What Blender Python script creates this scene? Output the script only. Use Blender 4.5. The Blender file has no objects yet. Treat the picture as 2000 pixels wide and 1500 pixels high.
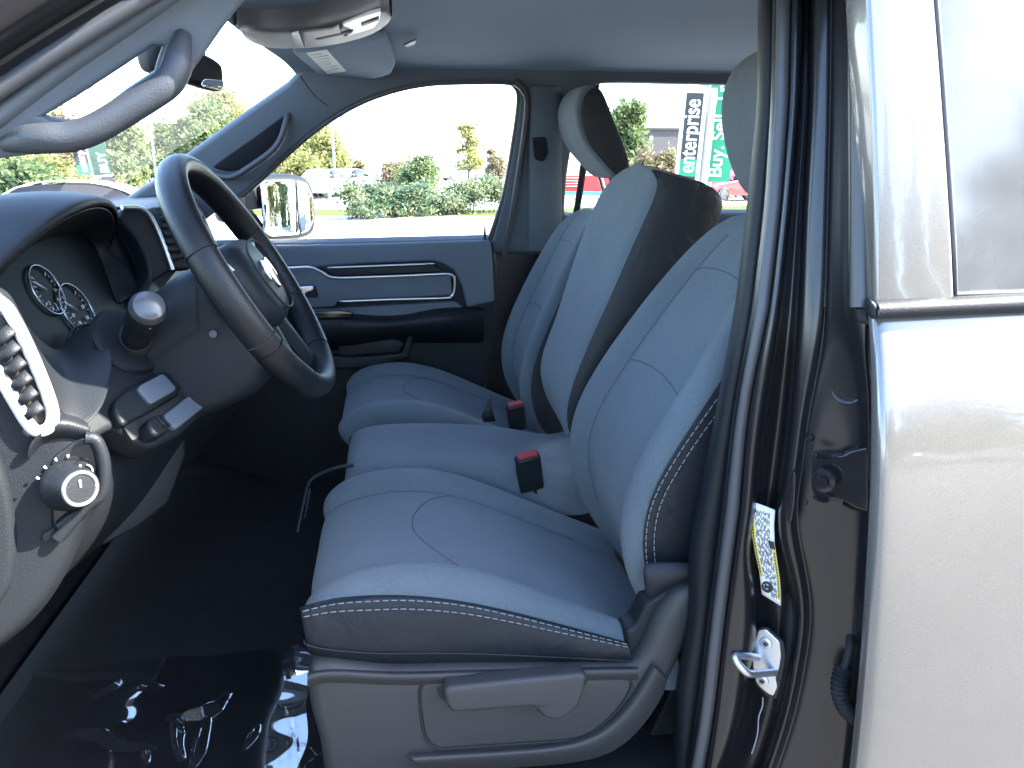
import bpy, bmesh, math, random
from mathutils import Vector, Matrix
random.seed(7)
SC = bpy.context.scene
COL = SC.collection
# ------------------------------------------------------------------ camera, world, sun, exposure
PITCH, YAW, FPX = math.radians(15.5), math.radians(8.5), 1555.0
cam = bpy.data.objects.new('camera', bpy.data.cameras.new('camera'))
COL.objects.link(cam)
cam.data.sensor_width = 36.0
cam.data.lens = 36.0 * FPX / 2000.0
cam.data.clip_start, cam.data.clip_end = 0.02, 2000
cam.rotation_euler = (math.pi / 2 - PITCH, 0, -YAW)
SC.camera = cam
SUN_EL = math.radians(40)
SUN_DIR = Vector((math.cos(math.radians(13.5)) * math.cos(SUN_EL), -math.sin(math.radians(13.5)) * math.cos(SUN_EL), math.sin(SUN_EL)))
sun = bpy.data.objects.new('sun', bpy.data.lights.new('sun', 'SUN'))
COL.objects.link(sun)
sun.data.energy = 4.5
sun.data.angle = math.radians(0.5)
sun.data.color = (1.0, 0.93, 0.82)
sun.rotation_euler = SUN_DIR.to_track_quat('Z', 'Y').to_euler()
W = bpy.data.worlds.new('World'); SC.world = W; W.use_nodes = True
wn = W.node_tree
sky = wn.nodes.new('ShaderNodeTexSky'); sky.sky_type = 'NISHITA'; sky.sun_disc = False
sky.sun_elevation = SUN_EL; sky.ozone_density = 2.2
sky.sun_rotation = math.atan2(SUN_DIR.x, SUN_DIR.y)
wn.links.new(sky.outputs[0], wn.nodes['Background'].inputs[0])
wn.nodes['Background'].inputs[1].default_value = 0.14
SC.view_settings.view_transform = 'Standard'
SC.view_settings.look = 'None'
SC.view_settings.exposure = 3.35
SC.view_settings.gamma = 1.0
SC.cycles.max_bounces = 10
SC.cycles.diffuse_bounces = 6
SC.cycles.transparent_max_bounces = 16

# ------------------------------------------------------------------ measuring the photograph: a ray through a pixel met with a plane
cp, sp_, ct, st = math.cos(PITCH), math.sin(PITCH), math.cos(YAW), math.sin(YAW)
def D(u, v):
    a, b = (u - 1000) / FPX, (750 - v) / FPX
    x, y, z = a, cp + b * sp_, -sp_ + b * cp
    return Vector((x * ct + y * st, -x * st + y * ct, z))
def P(u, v, Y):
    d = D(u, v); return d * (Y / d.y)
def PZ(u, v, Z):
    d = D(u, v); return d * (Z / d.z)
def PL(u, v, o, n):
    d = D(u, v); n = Vector(n); return d * (Vector(o).dot(n) / d.dot(n))
GROUND = -1.75

# ------------------------------------------------------------------ materials
def lin(c):
    c = c / 255.0
    return c / 12.92 if c <= 0.04045 else ((c + 0.055) / 1.055) ** 2.4
def mat(name, col, rough=0.5, metal=0.0, bump=0.0, scale=200.0, spec=0.5, var=0.0, vscale=6.0, coat=0.0, sheen=0.0, detail=2.0, bump2=0.0, scale2=10, coat_r=0.04):
    m = bpy.data.materials.new(name); m.use_nodes = True
    nt = m.node_tree; b = nt.nodes['Principled BSDF']
    b.inputs['Base Color'].default_value = (*col, 1)
    b.inputs['Roughness'].default_value = rough
    b.inputs['Metallic'].default_value = metal
    b.inputs['Specular IOR Level'].default_value = spec
    b.inputs['Coat Weight'].default_value = coat
    b.inputs['Coat Roughness'].default_value = coat_r
    b.inputs['Sheen Weight'].default_value = sheen
    tc = nt.nodes.new('ShaderNodeTexCoord')
    if bump:
        n = nt.nodes.new('ShaderNodeTexNoise'); n.inputs['Scale'].default_value = scale; n.inputs['Detail'].default_value = detail
        bp = nt.nodes.new('ShaderNodeBump'); bp.inputs['Strength'].default_value = bump; bp.inputs['Distance'].default_value = 0.002
        nt.links.new(tc.outputs['Object'], n.inputs['Vector'])
        nt.links.new(n.outputs['Fac'], bp.inputs['Height']); nt.links.new(bp.outputs['Normal'], b.inputs['Normal'])
        if bump2:
            n_ = nt.nodes.new('ShaderNodeTexNoise'); n_.inputs['Scale'].default_value = scale2; n_.inputs['Detail'].default_value = 3; n_.inputs['Distortion'].default_value = 1.2
            b2 = nt.nodes.new('ShaderNodeBump'); b2.inputs['Strength'].default_value = bump2; b2.inputs['Distance'].default_value = 0.01
            nt.links.new(tc.outputs['Object'], n_.inputs['Vector']); nt.links.new(n_.outputs['Fac'], b2.inputs['Height']); nt.links.new(b2.outputs['Normal'], bp.inputs['Normal'])
    if var:
        n2 = nt.nodes.new('ShaderNodeTexNoise'); n2.inputs['Scale'].default_value = vscale; n2.inputs['Detail'].default_value = 6
        n3 = nt.nodes.new('ShaderNodeTexNoise'); n3.inputs['Scale'].default_value = vscale * 60; n3.inputs['Detail'].default_value = 3
        mx0 = nt.nodes.new('ShaderNodeMath'); mx0.operation = 'ADD'
        nt.links.new(tc.outputs['Object'], n2.inputs['Vector']); nt.links.new(tc.outputs['Object'], n3.inputs['Vector'])
        nt.links.new(n2.outputs['Fac'], mx0.inputs[0]); nt.links.new(n3.outputs['Fac'], mx0.inputs[1])
        mr = nt.nodes.new('ShaderNodeMapRange'); mr.inputs[1].default_value = 0.6; mr.inputs[2].default_value = 1.4
        mr.inputs[3].default_value = 1 - var; mr.inputs[4].default_value = 1 + var
        nt.links.new(mx0.outputs[0], mr.inputs[0])
        mx = nt.nodes.new('ShaderNodeMix'); mx.data_type = 'RGBA'; mx.blend_type = 'MULTIPLY'; mx.inputs[0].default_value = 1
        mx.inputs[6].default_value = (*col, 1)
        nt.links.new(mr.outputs[0], mx.inputs[7]); nt.links.new(mx.outputs[2], b.inputs['Base Color'])
    return m
def glass_mat(name, tint=(1, 1, 1), refl=1.0, dust=0.0, rough=0.0):
    m = bpy.data.materials.new(name); m.use_nodes = True; nt = m.node_tree; nt.nodes.clear()
    o = nt.nodes.new('ShaderNodeOutputMaterial'); t = nt.nodes.new('ShaderNodeBsdfTransparent'); g = nt.nodes.new('ShaderNodeBsdfGlossy')
    t.inputs[0].default_value = (*tint, 1); g.inputs['Roughness'].default_value = rough
    f = nt.nodes.new('ShaderNodeFresnel'); f.inputs[0].default_value = 1.5
    mu = nt.nodes.new('ShaderNodeMath'); mu.operation = 'MULTIPLY'; mu.inputs[1].default_value = refl
    mx = nt.nodes.new('ShaderNodeMixShader')
    nt.links.new(f.outputs[0], mu.inputs[0]); nt.links.new(mu.outputs[0], mx.inputs[0])
    nt.links.new(t.outputs[0], mx.inputs[1]); nt.links.new(g.outputs[0], mx.inputs[2]); nt.links.new(mx.outputs[0], o.inputs[0])
    if dust:
        df = nt.nodes.new('ShaderNodeBsdfDiffuse'); df.inputs[0].default_value = (.6, .6, .6, 1); m2 = nt.nodes.new('ShaderNodeMixShader')
        tc = nt.nodes.new('ShaderNodeTexCoord'); n = nt.nodes.new('ShaderNodeTexNoise'); n.inputs['Scale'].default_value = 5; n.inputs['Detail'].default_value = 4
        mr = nt.nodes.new('ShaderNodeMapRange'); mr.inputs[1].default_value = .3; mr.inputs[2].default_value = .75; mr.inputs[3].default_value = dust * .6; mr.inputs[4].default_value = dust * 1.5
        nt.links.new(tc.outputs['Object'], n.inputs[0]); nt.links.new(n.outputs[0], mr.inputs[0]); nt.links.new(mr.outputs[0], m2.inputs[0])
        nt.links.new(mx.outputs[0], m2.inputs[1]); nt.links.new(df.outputs[0], m2.inputs[2]); nt.links.new(m2.outputs[0], o.inputs[0])
    return m
def leaf_mat(name, c1, c2, scale=3.0):
    m = mat(name, c1, 0.6); nt = m.node_tree; b = nt.nodes['Principled BSDF']
    tc = nt.nodes.new('ShaderNodeTexCoord'); n = nt.nodes.new('ShaderNodeTexNoise'); n.inputs['Scale'].default_value = scale; n.inputs['Detail'].default_value = 4
    r = nt.nodes.new('ShaderNodeValToRGB'); r.color_ramp.elements[0].position = 0.35; r.color_ramp.elements[1].position = 0.65
    r.color_ramp.elements[0].color = (*c1, 1); r.color_ramp.elements[1].color = (*c2, 1)
    nt.links.new(tc.outputs['Object'], n.inputs[0]); nt.links.new(n.outputs[0], r.inputs[0]); nt.links.new(r.outputs[0], b.inputs['Base Color'])
    tl = nt.nodes.new('ShaderNodeBsdfTranslucent'); ms = nt.nodes.new('ShaderNodeMixShader'); ms.inputs[0].default_value = 0.5
    nt.links.new(r.outputs[0], tl.inputs[0]); nt.links.new(b.outputs[0], ms.inputs[1]); nt.links.new(tl.outputs[0], ms.inputs[2])
    nt.links.new(ms.outputs[0], nt.nodes['Material Output'].inputs[0])
    return m
M = {}
M['cloth'] = mat('seat_cloth', (0.105, 0.130, 0.147), 0.95, bump=1.0, scale=700, var=0.2, vscale=5, bump2=0.5, scale2=11, sheen=0.15, spec=0.2)
M['hide'] = mat('seat_leatherette', (0.0145, 0.017, 0.021), 0.5, bump=0.3, scale=420, var=0.1, bump2=0.4, scale2=16, spec=0.28)
M['seat_plastic'] = mat('seat_plastic', (0.038, 0.038, 0.039), 0.5, bump=0.15, scale=700, var=0.06, spec=0.4)
M['seam'] = mat('seam_shadow', (0.07, 0.08, 0.095), 0.95)
M['thread'] = mat('thread', (0.2, 0.21, 0.22), 0.8)
M['plastic'] = mat('dark_plastic', (0.0095, 0.0115, 0.0145), 0.48, bump=0.3, scale=420, var=0.07, spec=0.26)
M['plastic_grey'] = mat('grey_plastic', (0.0095, 0.012, 0.0155), 0.5, bump=0.3, scale=420, var=0.06, spec=0.26)
M['trim'] = mat('pillar_trim', (0.078, 0.098, 0.12), 0.6, bump=0.2, scale=500, var=0.05, spec=0.45)
M['gloss'] = mat('gloss_black', (0.012, 0.012, 0.014), 0.12, spec=0.5)
M['black'] = mat('matt_black', (0.012, 0.012, 0.013), 0.7, bump=0.2, scale=300)
M['rubber'] = mat('rubber_seal', (0.05, 0.052, 0.058), 0.42, bump=0.1, scale=500, var=0.08)
M['headliner'] = mat('headliner_cloth', (0.24, 0.31, 0.385), 0.95, bump=0.3, scale=900, var=0.07, vscale=3, spec=0.1)
M['leather'] = mat('wheel_leather', (0.0065, 0.0078, 0.0095), 0.34, bump=0.35, scale=650, var=0.12, spec=0.36)
M['silver'] = mat('silver_trim', (0.62, 0.63, 0.65), 0.28, metal=0.9)
M['chrome'] = mat('chrome', (0.8, 0.8, 0.82), 0.08, metal=1.0)
M['zinc'] = mat('zinc_plate', (0.55, 0.57, 0.6), 0.35, metal=0.9, bump=0.1, scale=250, var=0.1)
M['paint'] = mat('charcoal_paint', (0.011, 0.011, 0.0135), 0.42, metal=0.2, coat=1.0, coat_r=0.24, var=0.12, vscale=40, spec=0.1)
M['sunlit_door_paint'] = mat('sunlit_dusty_charcoal_paint', (0.12, 0.12, 0.13), 0.2, metal=0.9, coat=1.0, var=0.12, vscale=40)  # lit copy of the jamb's charcoal paint, lightened to read as sunlit
def add_sunlit_dust(m, w, col=(.52, .50, .48)):
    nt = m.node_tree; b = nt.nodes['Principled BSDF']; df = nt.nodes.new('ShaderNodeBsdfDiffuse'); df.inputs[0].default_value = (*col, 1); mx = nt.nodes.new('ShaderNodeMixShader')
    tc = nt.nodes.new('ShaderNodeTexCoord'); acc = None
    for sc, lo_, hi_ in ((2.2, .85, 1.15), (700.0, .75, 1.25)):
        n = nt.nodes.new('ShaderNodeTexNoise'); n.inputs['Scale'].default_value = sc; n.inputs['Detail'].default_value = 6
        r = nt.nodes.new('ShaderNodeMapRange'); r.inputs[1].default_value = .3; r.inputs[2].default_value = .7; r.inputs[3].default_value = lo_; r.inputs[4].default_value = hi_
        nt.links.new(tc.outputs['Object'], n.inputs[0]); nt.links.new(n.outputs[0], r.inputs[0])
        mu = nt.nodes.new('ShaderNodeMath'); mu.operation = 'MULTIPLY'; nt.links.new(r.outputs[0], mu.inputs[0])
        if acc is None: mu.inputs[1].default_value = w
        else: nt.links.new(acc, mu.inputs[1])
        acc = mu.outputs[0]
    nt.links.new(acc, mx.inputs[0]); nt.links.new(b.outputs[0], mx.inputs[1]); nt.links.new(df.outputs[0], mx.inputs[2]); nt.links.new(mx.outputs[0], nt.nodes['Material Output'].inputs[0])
add_sunlit_dust(M['sunlit_door_paint'], 0.135, (.56, .53, .46))  # pale layer: dust, plus sunlight painted into the rear door's colour
M['handle'] = mat('handle_plastic', (0.032, 0.038, 0.047), 0.5, bump=0.25, scale=450, var=0.05)
M['door_panel'] = mat('door_panel', (0.09, 0.112, 0.14), 0.6, bump=0.3, scale=420, var=0.06)
M['carpet'] = mat('carpet', (0.018, 0.018, 0.02), 0.95, bump=0.9, scale=500, var=0.2, vscale=20, spec=0.1)
M['button_grey'] = mat('button_grey', (0.06, 0.065, 0.075), 0.22)
M['red'] = mat('red_button', (0.26, 0.022, 0.028), 0.5)
M['white'] = mat('white_label', (0.75, 0.76, 0.76), 0.5)
M['yellow'] = mat('yellow_label', (0.75, 0.62, 0.03), 0.5)
M['ink'] = mat('ink', (0.03, 0.03, 0.03), 0.6)
M['lamp'] = mat('frosted_lens', (0.62, 0.64, 0.64), 0.25, bump=0.1, scale=150)
M['gauge_face'] = mat('gauge_face', (0.005, 0.006, 0.008), 0.5, spec=0.12)
M['console'] = mat('console_plastic', (0.17, 0.18, 0.185), 0.45, bump=0.1, scale=500, var=0.05)
M['dark_chrome'] = mat('dark_chrome', (0.22, 0.24, 0.27), 0.25, metal=0.9)
M['mirror'] = mat('mirror', (0.9, 0.92, 0.92), 0.01, metal=1.0)
M['dusty'] = glass_mat('dusty_tinted_glass', (0.30, 0.34, 0.34), 2.6, 0.16, 0.10)
M['glass'] = glass_mat('clear_glass', (0.96, 0.98, 0.98), 0.22)
M['tinted'] = glass_mat('tinted_glass', (0.30, 0.34, 0.34), 2.6)

# ------------------------------------------------------------------ mesh helpers
TRUCK = None
def tag(o, label=None, cat=None, group=None, kind=None):
    if label: o['label'] = label
    if cat: o['category'] = cat
    if group: o['group'] = group
    if kind: o['kind'] = kind
    return o
def empty(name, loc):
    o = bpy.data.objects.new(name, None); COL.objects.link(o); o.location = loc; o.empty_display_size = 0.2
    return o
def link(name, me, m, parent=None, sub=0, smooth=True, bevel=0.0, solid=0.0, angle=None, segs=3):
    o = bpy.data.objects.new(name, me); COL.objects.link(o)
    if m is not None and not me.materials: me.materials.append(m)
    if parent:
        o.parent = parent
        if parent.type == 'EMPTY': o.matrix_parent_inverse = Matrix.Translation(-parent.location)
    if smooth:
        for p in me.polygons: p.use_smooth = True
        if angle: me.set_sharp_from_angle(angle=math.radians(angle))
    if solid:
        s = o.modifiers.new('solid', 'SOLIDIFY'); s.thickness = abs(solid); s.offset = -1 if solid > 0 else 1
    if bevel:
        s = o.modifiers.new('bevel', 'BEVEL'); s.width = bevel; s.segments = segs; s.limit_method = 'ANGLE'; s.angle_limit = math.radians(35)
        s.harden_normals = False
    if sub:
        s = o.modifiers.new('sub', 'SUBSURF'); s.levels = sub; s.render_levels = sub
    return o
def group_part(name, parent, loc=(0, 0, 0)):
    o = bpy.data.objects.new(name, None); COL.objects.link(o); o.parent = parent
    o.matrix_parent_inverse = Matrix.Translation(-parent.location); o.location = (0, 0, 0)
    return o
def V3(p): return Vector(p)
def cr(pts, n=8, closed=False):
    pts = [Vector(p) for p in pts]; N = len(pts); out = []
    rng = N if closed else N - 1
    for i in range(rng):
        if closed: a, b, c, d = pts[i - 1], pts[i], pts[(i + 1) % N], pts[(i + 2) % N]
        else: a, b, c, d = pts[max(i - 1, 0)], pts[i], pts[i + 1], pts[min(i + 2, N - 1)]
        for k in range(n):
            t = k / n
            out.append(0.5 * ((2 * b) + (c - a) * t + (2 * a - 5 * b + 4 * c - d) * t * t + (3 * b - a - 3 * c + d) * t ** 3))
    if not closed: out.append(pts[-1])
    return out
def resample(pts, n, smooth=True):
    q = cr(pts, 10) if smooth else [Vector(p) for p in pts]
    L = [0]
    for a, b in zip(q, q[1:]): L.append(L[-1] + (b - a).length)
    out = []; j = 0
    for i in range(n):
        s = L[-1] * i / (n - 1)
        while j < len(L) - 2 and L[j + 1] < s: j += 1
        t = (s - L[j]) / max(L[j + 1] - L[j], 1e-9)
        out.append(q[j].lerp(q[j + 1], min(max(t, 0), 1)))
    return out
def fillet(pts, r, n=5):
    """round every corner of a closed polygon by r"""
    pts = [Vector(p) for p in pts]; out = []
    N = len(pts)
    for i in range(N):
        a, b, c = pts[i - 1], pts[i], pts[(i + 1) % N]
        ri = r[i] if isinstance(r, (list, tuple)) else r
        d1, d2 = (a - b), (c - b)
        k = min(ri, d1.length * 0.48, d2.length * 0.48)
        if k < 1e-5: out.append(b); continue
        p, q = b + d1.normalized() * k, b + d2.normalized() * k
        for j in range(n + 1):
            t = j / n
            out.append(p * (1 - t) ** 2 + b * 2 * t * (1 - t) + q * t * t)
    return out
def grid_mesh(name, rows, cyc_u=False, cyc_v=False, cap=False, flip=False):
    me = bpy.data.meshes.new(name); n = len(rows[0]); vs = [tuple(p) for r in rows for p in r]; fs = []
    R = len(rows)
    for i in range(R if cyc_v else R - 1):
        for j in range(n if cyc_u else n - 1):
            i2, j2 = (i + 1) % R, (j + 1) % n
            f = (i * n + j, i * n + j2, i2 * n + j2, i2 * n + j)
            fs.append(f[::-1] if flip else f)
    if cap and cyc_u:
        fs.append(tuple(range(n))[::-1]); fs.append(tuple((R - 1) * n + j for j in range(n)))
    me.from_pydata(vs, [], fs); me.update()
    bm = bmesh.new(); bm.from_mesh(me); bmesh.ops.recalc_face_normals(bm, faces=bm.faces); bm.to_mesh(me); bm.free()
    return me
def loft(name, rows, m, parent, sub=2, solid=0.0, cyc_u=False, cyc_v=False, cap=False, bevel=0, angle=None, flip=False):
    return link(name, grid_mesh(name, rows, cyc_u, cyc_v, cap, flip), m, parent, sub=sub, solid=solid, bevel=bevel, angle=angle)
def join(meshes, name):
    bm = bmesh.new()
    for me in meshes: bm.from_mesh(me)
    out = bpy.data.meshes.new(name); bm.to_mesh(out); bm.free()
    return out
def tube_mesh(path, r, n=10, closed=False, cap=True, flat=1.0, up=(0, 0, 1)):
    path = [Vector(p) for p in path]; N = len(path); rows = []
    prev = None
    for i, p in enumerate(path):
        a = path[i - 1] if (i > 0 or closed) else path[i]
        b = path[(i + 1) % N] if (i < N - 1 or closed) else path[i]
        t = (b - a).normalized()
        if prev is None:
            u = Vector(up) - t * Vector(up).dot(t)
            if u.length < 1e-3: u = Vector((1, 0, 0)) - t * t.x
        else: u = prev - t * prev.dot(t)
        u.normalize(); prev = u; w = t.cross(u)
        rr = r[i] if isinstance(r, (list, tuple)) else r
        rows.append([p + u * rr * flat * math.cos(2 * math.pi * k / n) + w * rr * math.sin(2 * math.pi * k / n) for k in range(n)])
    return grid_mesh('tube', rows, cyc_u=True, cyc_v=closed, cap=cap and not closed)
def tube(name, path, r, m, parent, n=10, closed=False, flat=1.0, up=(0, 0, 1), sub=0):
    return link(name, tube_mesh(path, r, n, closed, True, flat, up), m, parent, sub=sub, angle=50)
def box_mesh(lo, hi, mtx=None):
    bm = bmesh.new(); bmesh.ops.create_cube(bm, size=1)
    for v in bm.verts:
        v.co = Vector([lo[k] + (v.co[k] + 0.5) * (hi[k] - lo[k]) for k in range(3)])
        if mtx: v.co = mtx @ v.co
    me = bpy.data.meshes.new('box'); bm.to_mesh(me); bm.free(); return me
def box(name, lo, hi, m, parent, bevel=0.004, mtx=None, segs=3):
    return link(name, box_mesh(lo, hi, mtx), m, parent, bevel=bevel, angle=40, segs=segs)
def plate_mesh(outline, holes, n, thick, bevel, res=3):
    """a flat plate cut to a 3-D outline that lies in one plane (normal n), front face on the outline, with rounded edges"""
    n = Vector(n).normalized(); o = Vector(outline[0])
    ex = Vector((1, 0, 0)) - n * n.x
    if ex.length < 0.1: ex = Vector((0, 1, 0)) - n * n.y
    ex.normalize(); ey = n.cross(ex)
    cu = bpy.data.curves.new('c', 'CURVE'); cu.dimensions = '2D'; cu.fill_mode = 'BOTH'
    cu.extrude = max(thick / 2 - bevel, 0.0); cu.bevel_depth = bevel; cu.bevel_resolution = res; cu.offset = -bevel
    for loop in [outline] + list(holes):
        s = cu.splines.new('POLY'); s.use_cyclic_u = True; s.points.add(len(loop) - 1)
        for q, p in zip(s.points, loop):
            d = Vector(p) - o; q.co = (d.dot(ex), d.dot(ey), 0, 1)
    ob = bpy.data.objects.new('tmp', cu); COL.objects.link(ob)
    dg = bpy.context.evaluated_depsgraph_get(); me = bpy.data.meshes.new_from_object(ob.evaluated_get(dg))
    bpy.data.objects.remove(ob); bpy.data.curves.remove(cu)
    mt = Matrix((ex, ey, n)).transposed().to_4x4(); mt.translation = o - n * (thick / 2)
    me.transform(mt); me.materials.clear()
    bm = bmesh.new(); bm.from_mesh(me); bmesh.ops.remove_doubles(bm, verts=bm.verts, dist=1e-5); bm.to_mesh(me); bm.free()
    return me
def plate(name, outline, m, parent, n, thick=0.02, bevel=0.004, holes=(), angle=45):
    return link(name, plate_mesh(outline, holes, n, thick, bevel), m, parent, angle=angle)
def px_plate(name, pix, m, parent, o, n, thick=0.02, bevel=0.004, holes=(), r=0.0, smooth=False):
    """plate whose outline is measured in the photograph on the plane (o, n)"""
    def conv(l):
        q = [PL(u, v, o, n) for u, v in l]
        if smooth: q = cr(q, 6, True)
        elif r: q = fillet(q, r)
        return q
    return plate(name, conv(pix), m, parent, n, thick, bevel, [conv(h) for h in holes])
def lathe_mesh(prof, c, axis, n=24):
    axis = Vector(axis).normalized(); u = axis.orthogonal().normalized(); w = axis.cross(u); c = Vector(c)
    rows = [[c + axis * h + (u * math.cos(2 * math.pi * k / n) + w * math.sin(2 * math.pi * k / n)) * max(r, 1e-4) for k in range(n)] for r, h in prof]
    return grid_mesh('lathe', rows, cyc_u=True, cap=True)
def lathe(name, prof, c, axis, m, parent, n=24, angle=35):
    return link(name, lathe_mesh(prof, c, axis, n), m, parent, angle=angle)
def ring_mesh(c, axis, R, r, n=40, k=8, a0=0, a1=2 * math.pi, ref=None):
    axis = Vector(axis).normalized(); u = (Vector(ref) - axis * Vector(ref).dot(axis)).normalized() if ref else axis.orthogonal().normalized(); w = axis.cross(u)
    full = abs(a1 - a0 - 2 * math.pi) < 1e-6
    path = [Vector(c) + (u * math.cos(a0 + (a1 - a0) * i / (n if full else n - 1)) + w * math.sin(a0 + (a1 - a0) * i / (n if full else n - 1))) * R for i in range(n)]
    return tube_mesh(path, r, k, closed=full, up=axis)
def text_mesh(s, size, mtx, extrude=0.002, align='LEFT'):
    cu = bpy.data.curves.new('t', 'FONT'); cu.body = s; cu.size = size; cu.extrude = extrude; cu.align_x = align; cu.align_y = 'CENTER'; cu.offset = size * 0.012
    ob = bpy.data.objects.new('tmp', cu); COL.objects.link(ob)
    dg = bpy.context.evaluated_depsgraph_get(); me = bpy.data.meshes.new_from_object(ob.evaluated_get(dg))
    bpy.data.objects.remove(ob); bpy.data.curves.remove(cu); me.transform(mtx); me.materials.clear(); return me
def frame(o, ex, ey):
    ex = Vector(ex).normalized(); ez = ex.cross(Vector(ey)).normalized(); ey = ez.cross(ex)
    m = Matrix((ex, ey, ez)).transposed().to_4x4(); m.translation = Vector(o); return m
def dashes(path, L, gap, r):
    q = resample(path, 400, False); seg = (q[1] - q[0]).length; out = []; i = 0
    a, b = max(2, round(L / seg)), max(1, round(gap / seg))
    while i + a < len(q):
        out.append(tube_mesh([q[i], q[i + a // 2], q[i + a]], r, 5)); i += a + b
    return join(out, 'stitching')

def on_surface(ob, pts, lift=0.0):
    from mathutils.bvhtree import BVHTree
    dg = bpy.context.evaluated_depsgraph_get(); dg.update(); ev = ob.evaluated_get(dg); me = ev.to_mesh()
    t = BVHTree.FromPolygons([v.co.copy() for v in me.vertices], [tuple(p.vertices) for p in me.polygons]); ev.to_mesh_clear(); out = []
    for p in pts:
        l, n, i, d = t.find_nearest(Vector(p))
        if (D(1000, 750)).dot(n) > 0: n = -n
        out.append(l + n * lift)
    return out
# ================================================================== the pickup truck
TRUCK = tag(empty('pickup_truck', (0.6, 1.85, GROUND)), 'charcoal pickup truck seen through its open front doorway, grey cloth seats inside', 'pickup truck')

# ------------------------------------------------------------------ body shell: floor, firewall, roof, rear wall (parts)
box('cab_floor', (-1.2, 0.93, -1.14), (2.35, 2.78, -1.06), M['carpet'], TRUCK, bevel=0.01)
loft('firewall', [[(-0.84 - 0.16 * t, y, -1.06 + 0.86 * t) for t in (0, .3, .6, 1)] for y in (0.93, 1.5, 2.1, 2.78)], M['carpet'], TRUCK, sub=1, solid=0.03)
roof_rows = []
for y, z in ((1.045, 0.25), (1.075, 0.33), (1.17, 0.375), (1.5, 0.395), (1.85, 0.40), (2.2, 0.395), (2.55, 0.375), (2.67, 0.33), (2.72, 0.27)):
    roof_rows.append([(x, y, z + dz) for x, dz in ((-0.30 if 1.4 < y < 2.2 else -0.2, 0.0), (-0.15, 0.0), (0.5, 0.015), (1.4, 0.01), (2.3, -0.01))])
loft('roof_panel', roof_rows, M['paint'], TRUCK, sub=2)
box('cab_rear_wall', (2.32, 0.93, -1.1), (2.36, 2.78, -0.25), M['plastic'], TRUCK)
box('rear_bench', (1.55, 1.1, -1.05), (2.15, 2.62, -0.66), M['cloth'], TRUCK, bevel=0.05)
tag(link('rear_bench_backrest', box_mesh((2.12, 1.1, -0.7), (2.3, 2.62, -0.12)), M['cloth'], TRUCK, bevel=0.05, angle=40), None)

# ------------------------------------------------------------------ headliner with console, visor
hl = []
for y, z in ((1.02, 0.235), (1.06, 0.262), (1.14, 0.292), (1.4, 0.31), (1.85, 0.318), (2.25, 0.305), (2.42, 0.285), (2.50, 0.258), (2.54, 0.235)):
    row = []
    a = abs(y - 1.80) / 0.72
    xf = -0.325 + 0.074 * min(a, 1.1) ** 1.8
    row.append((xf, y, z - .028 * (1 - min(a, 1) ** 2) - .012 * (a < 1)))
    for x, dz in ((xf + .03, -0.010), (xf + .12, -0.002), (0.2, 0.0), (0.8, 0.0), (1.5, -0.005), (2.2, -0.03)):
        row.append((x, y, z + dz))
    hl.append(row)
loft('headliner', hl, M['headliner'], TRUCK, sub=2, solid=-0.004)
# overhead console: a bowed pod, lens-shaped when seen from below
def zc(u, v, z=0.277): return PZ(u, v, z)
con_low = [(463, 45), (480, 78), (520, 95), (580, 97), (650, 90), (720, 72), (757, 48), (766, 25)]
con_up = [(455, 42), (500, 57), (560, 60), (620, 55), (680, 40), (735, 18), (755, 12), (766, 25)]
lo_c, up_c = resample([zc(u, v, 0.262) for u, v in con_low], 24), resample([zc(u, v, 0.268) for u, v in con_up], 24)
rows = []
for t, dz in ((-0.06, 0.05), (-0.02, 0.012), (0.0, 0.0), (0.2, -0.004), (0.5, -0.006), (0.8, -0.004), (1.0, 0.0), (1.02, 0.012), (1.06, 0.05)):
    rows.append([a.lerp(b, t) + Vector((0, 0, dz)) for a, b in zip(lo_c, up_c)])
oc = loft('overhead_console', rows, M['console'], TRUCK, sub=1)
oc['label'] = 'light grey overhead console with reading lamps on the headliner'
no, nn = zc(650, 60, 0.2535), (0, 0, -1)
px_plate('map_light', [(668, 50), (720, 28), (744, 22), (742, 40), (730, 55), (672, 74), (690, 60)], M['lamp'], oc, no, nn, 0.006, 0.0015, r=0.006)
px_plate('map_light', [(672, 47), (700, 36), (738, 24), (741, 30), (700, 46)], M['lamp'], oc, zc(650, 60, 0.251), nn, 0.004, 0.001)
px_plate('lens_divider', [(705, 48), (740, 36), (741, 40), (706, 53)], M['plastic'], oc, zc(650, 60, 0.2495), nn, 0.003, 0.001)
px_plate('console_button', [(570, 68), (584, 65), (594, 92), (580, 91)], M['lamp'], oc, zc(650, 60, 0.2525), nn, 0.005, 0.001, r=0.004)
px_plate('console_slot', [(615, 76), (690, 60), (688, 64), (622, 79)], M['black'], oc, zc(650, 60, 0.2515), nn, 0.003, 0.001)
px_plate('console_slot', [(586, 62), (588, 62), (596, 92), (594, 92)], M['black'], oc, zc(650, 60, 0.2515), nn, 0.003, 0.0005)
px_plate('sunglass_door', [(592, 64), (650, 57), (662, 50), (668, 70), (660, 84), (600, 91)], M['console'], oc, zc(650, 60, 0.2525), nn, 0.004, 0.001, r=0.004)
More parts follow.
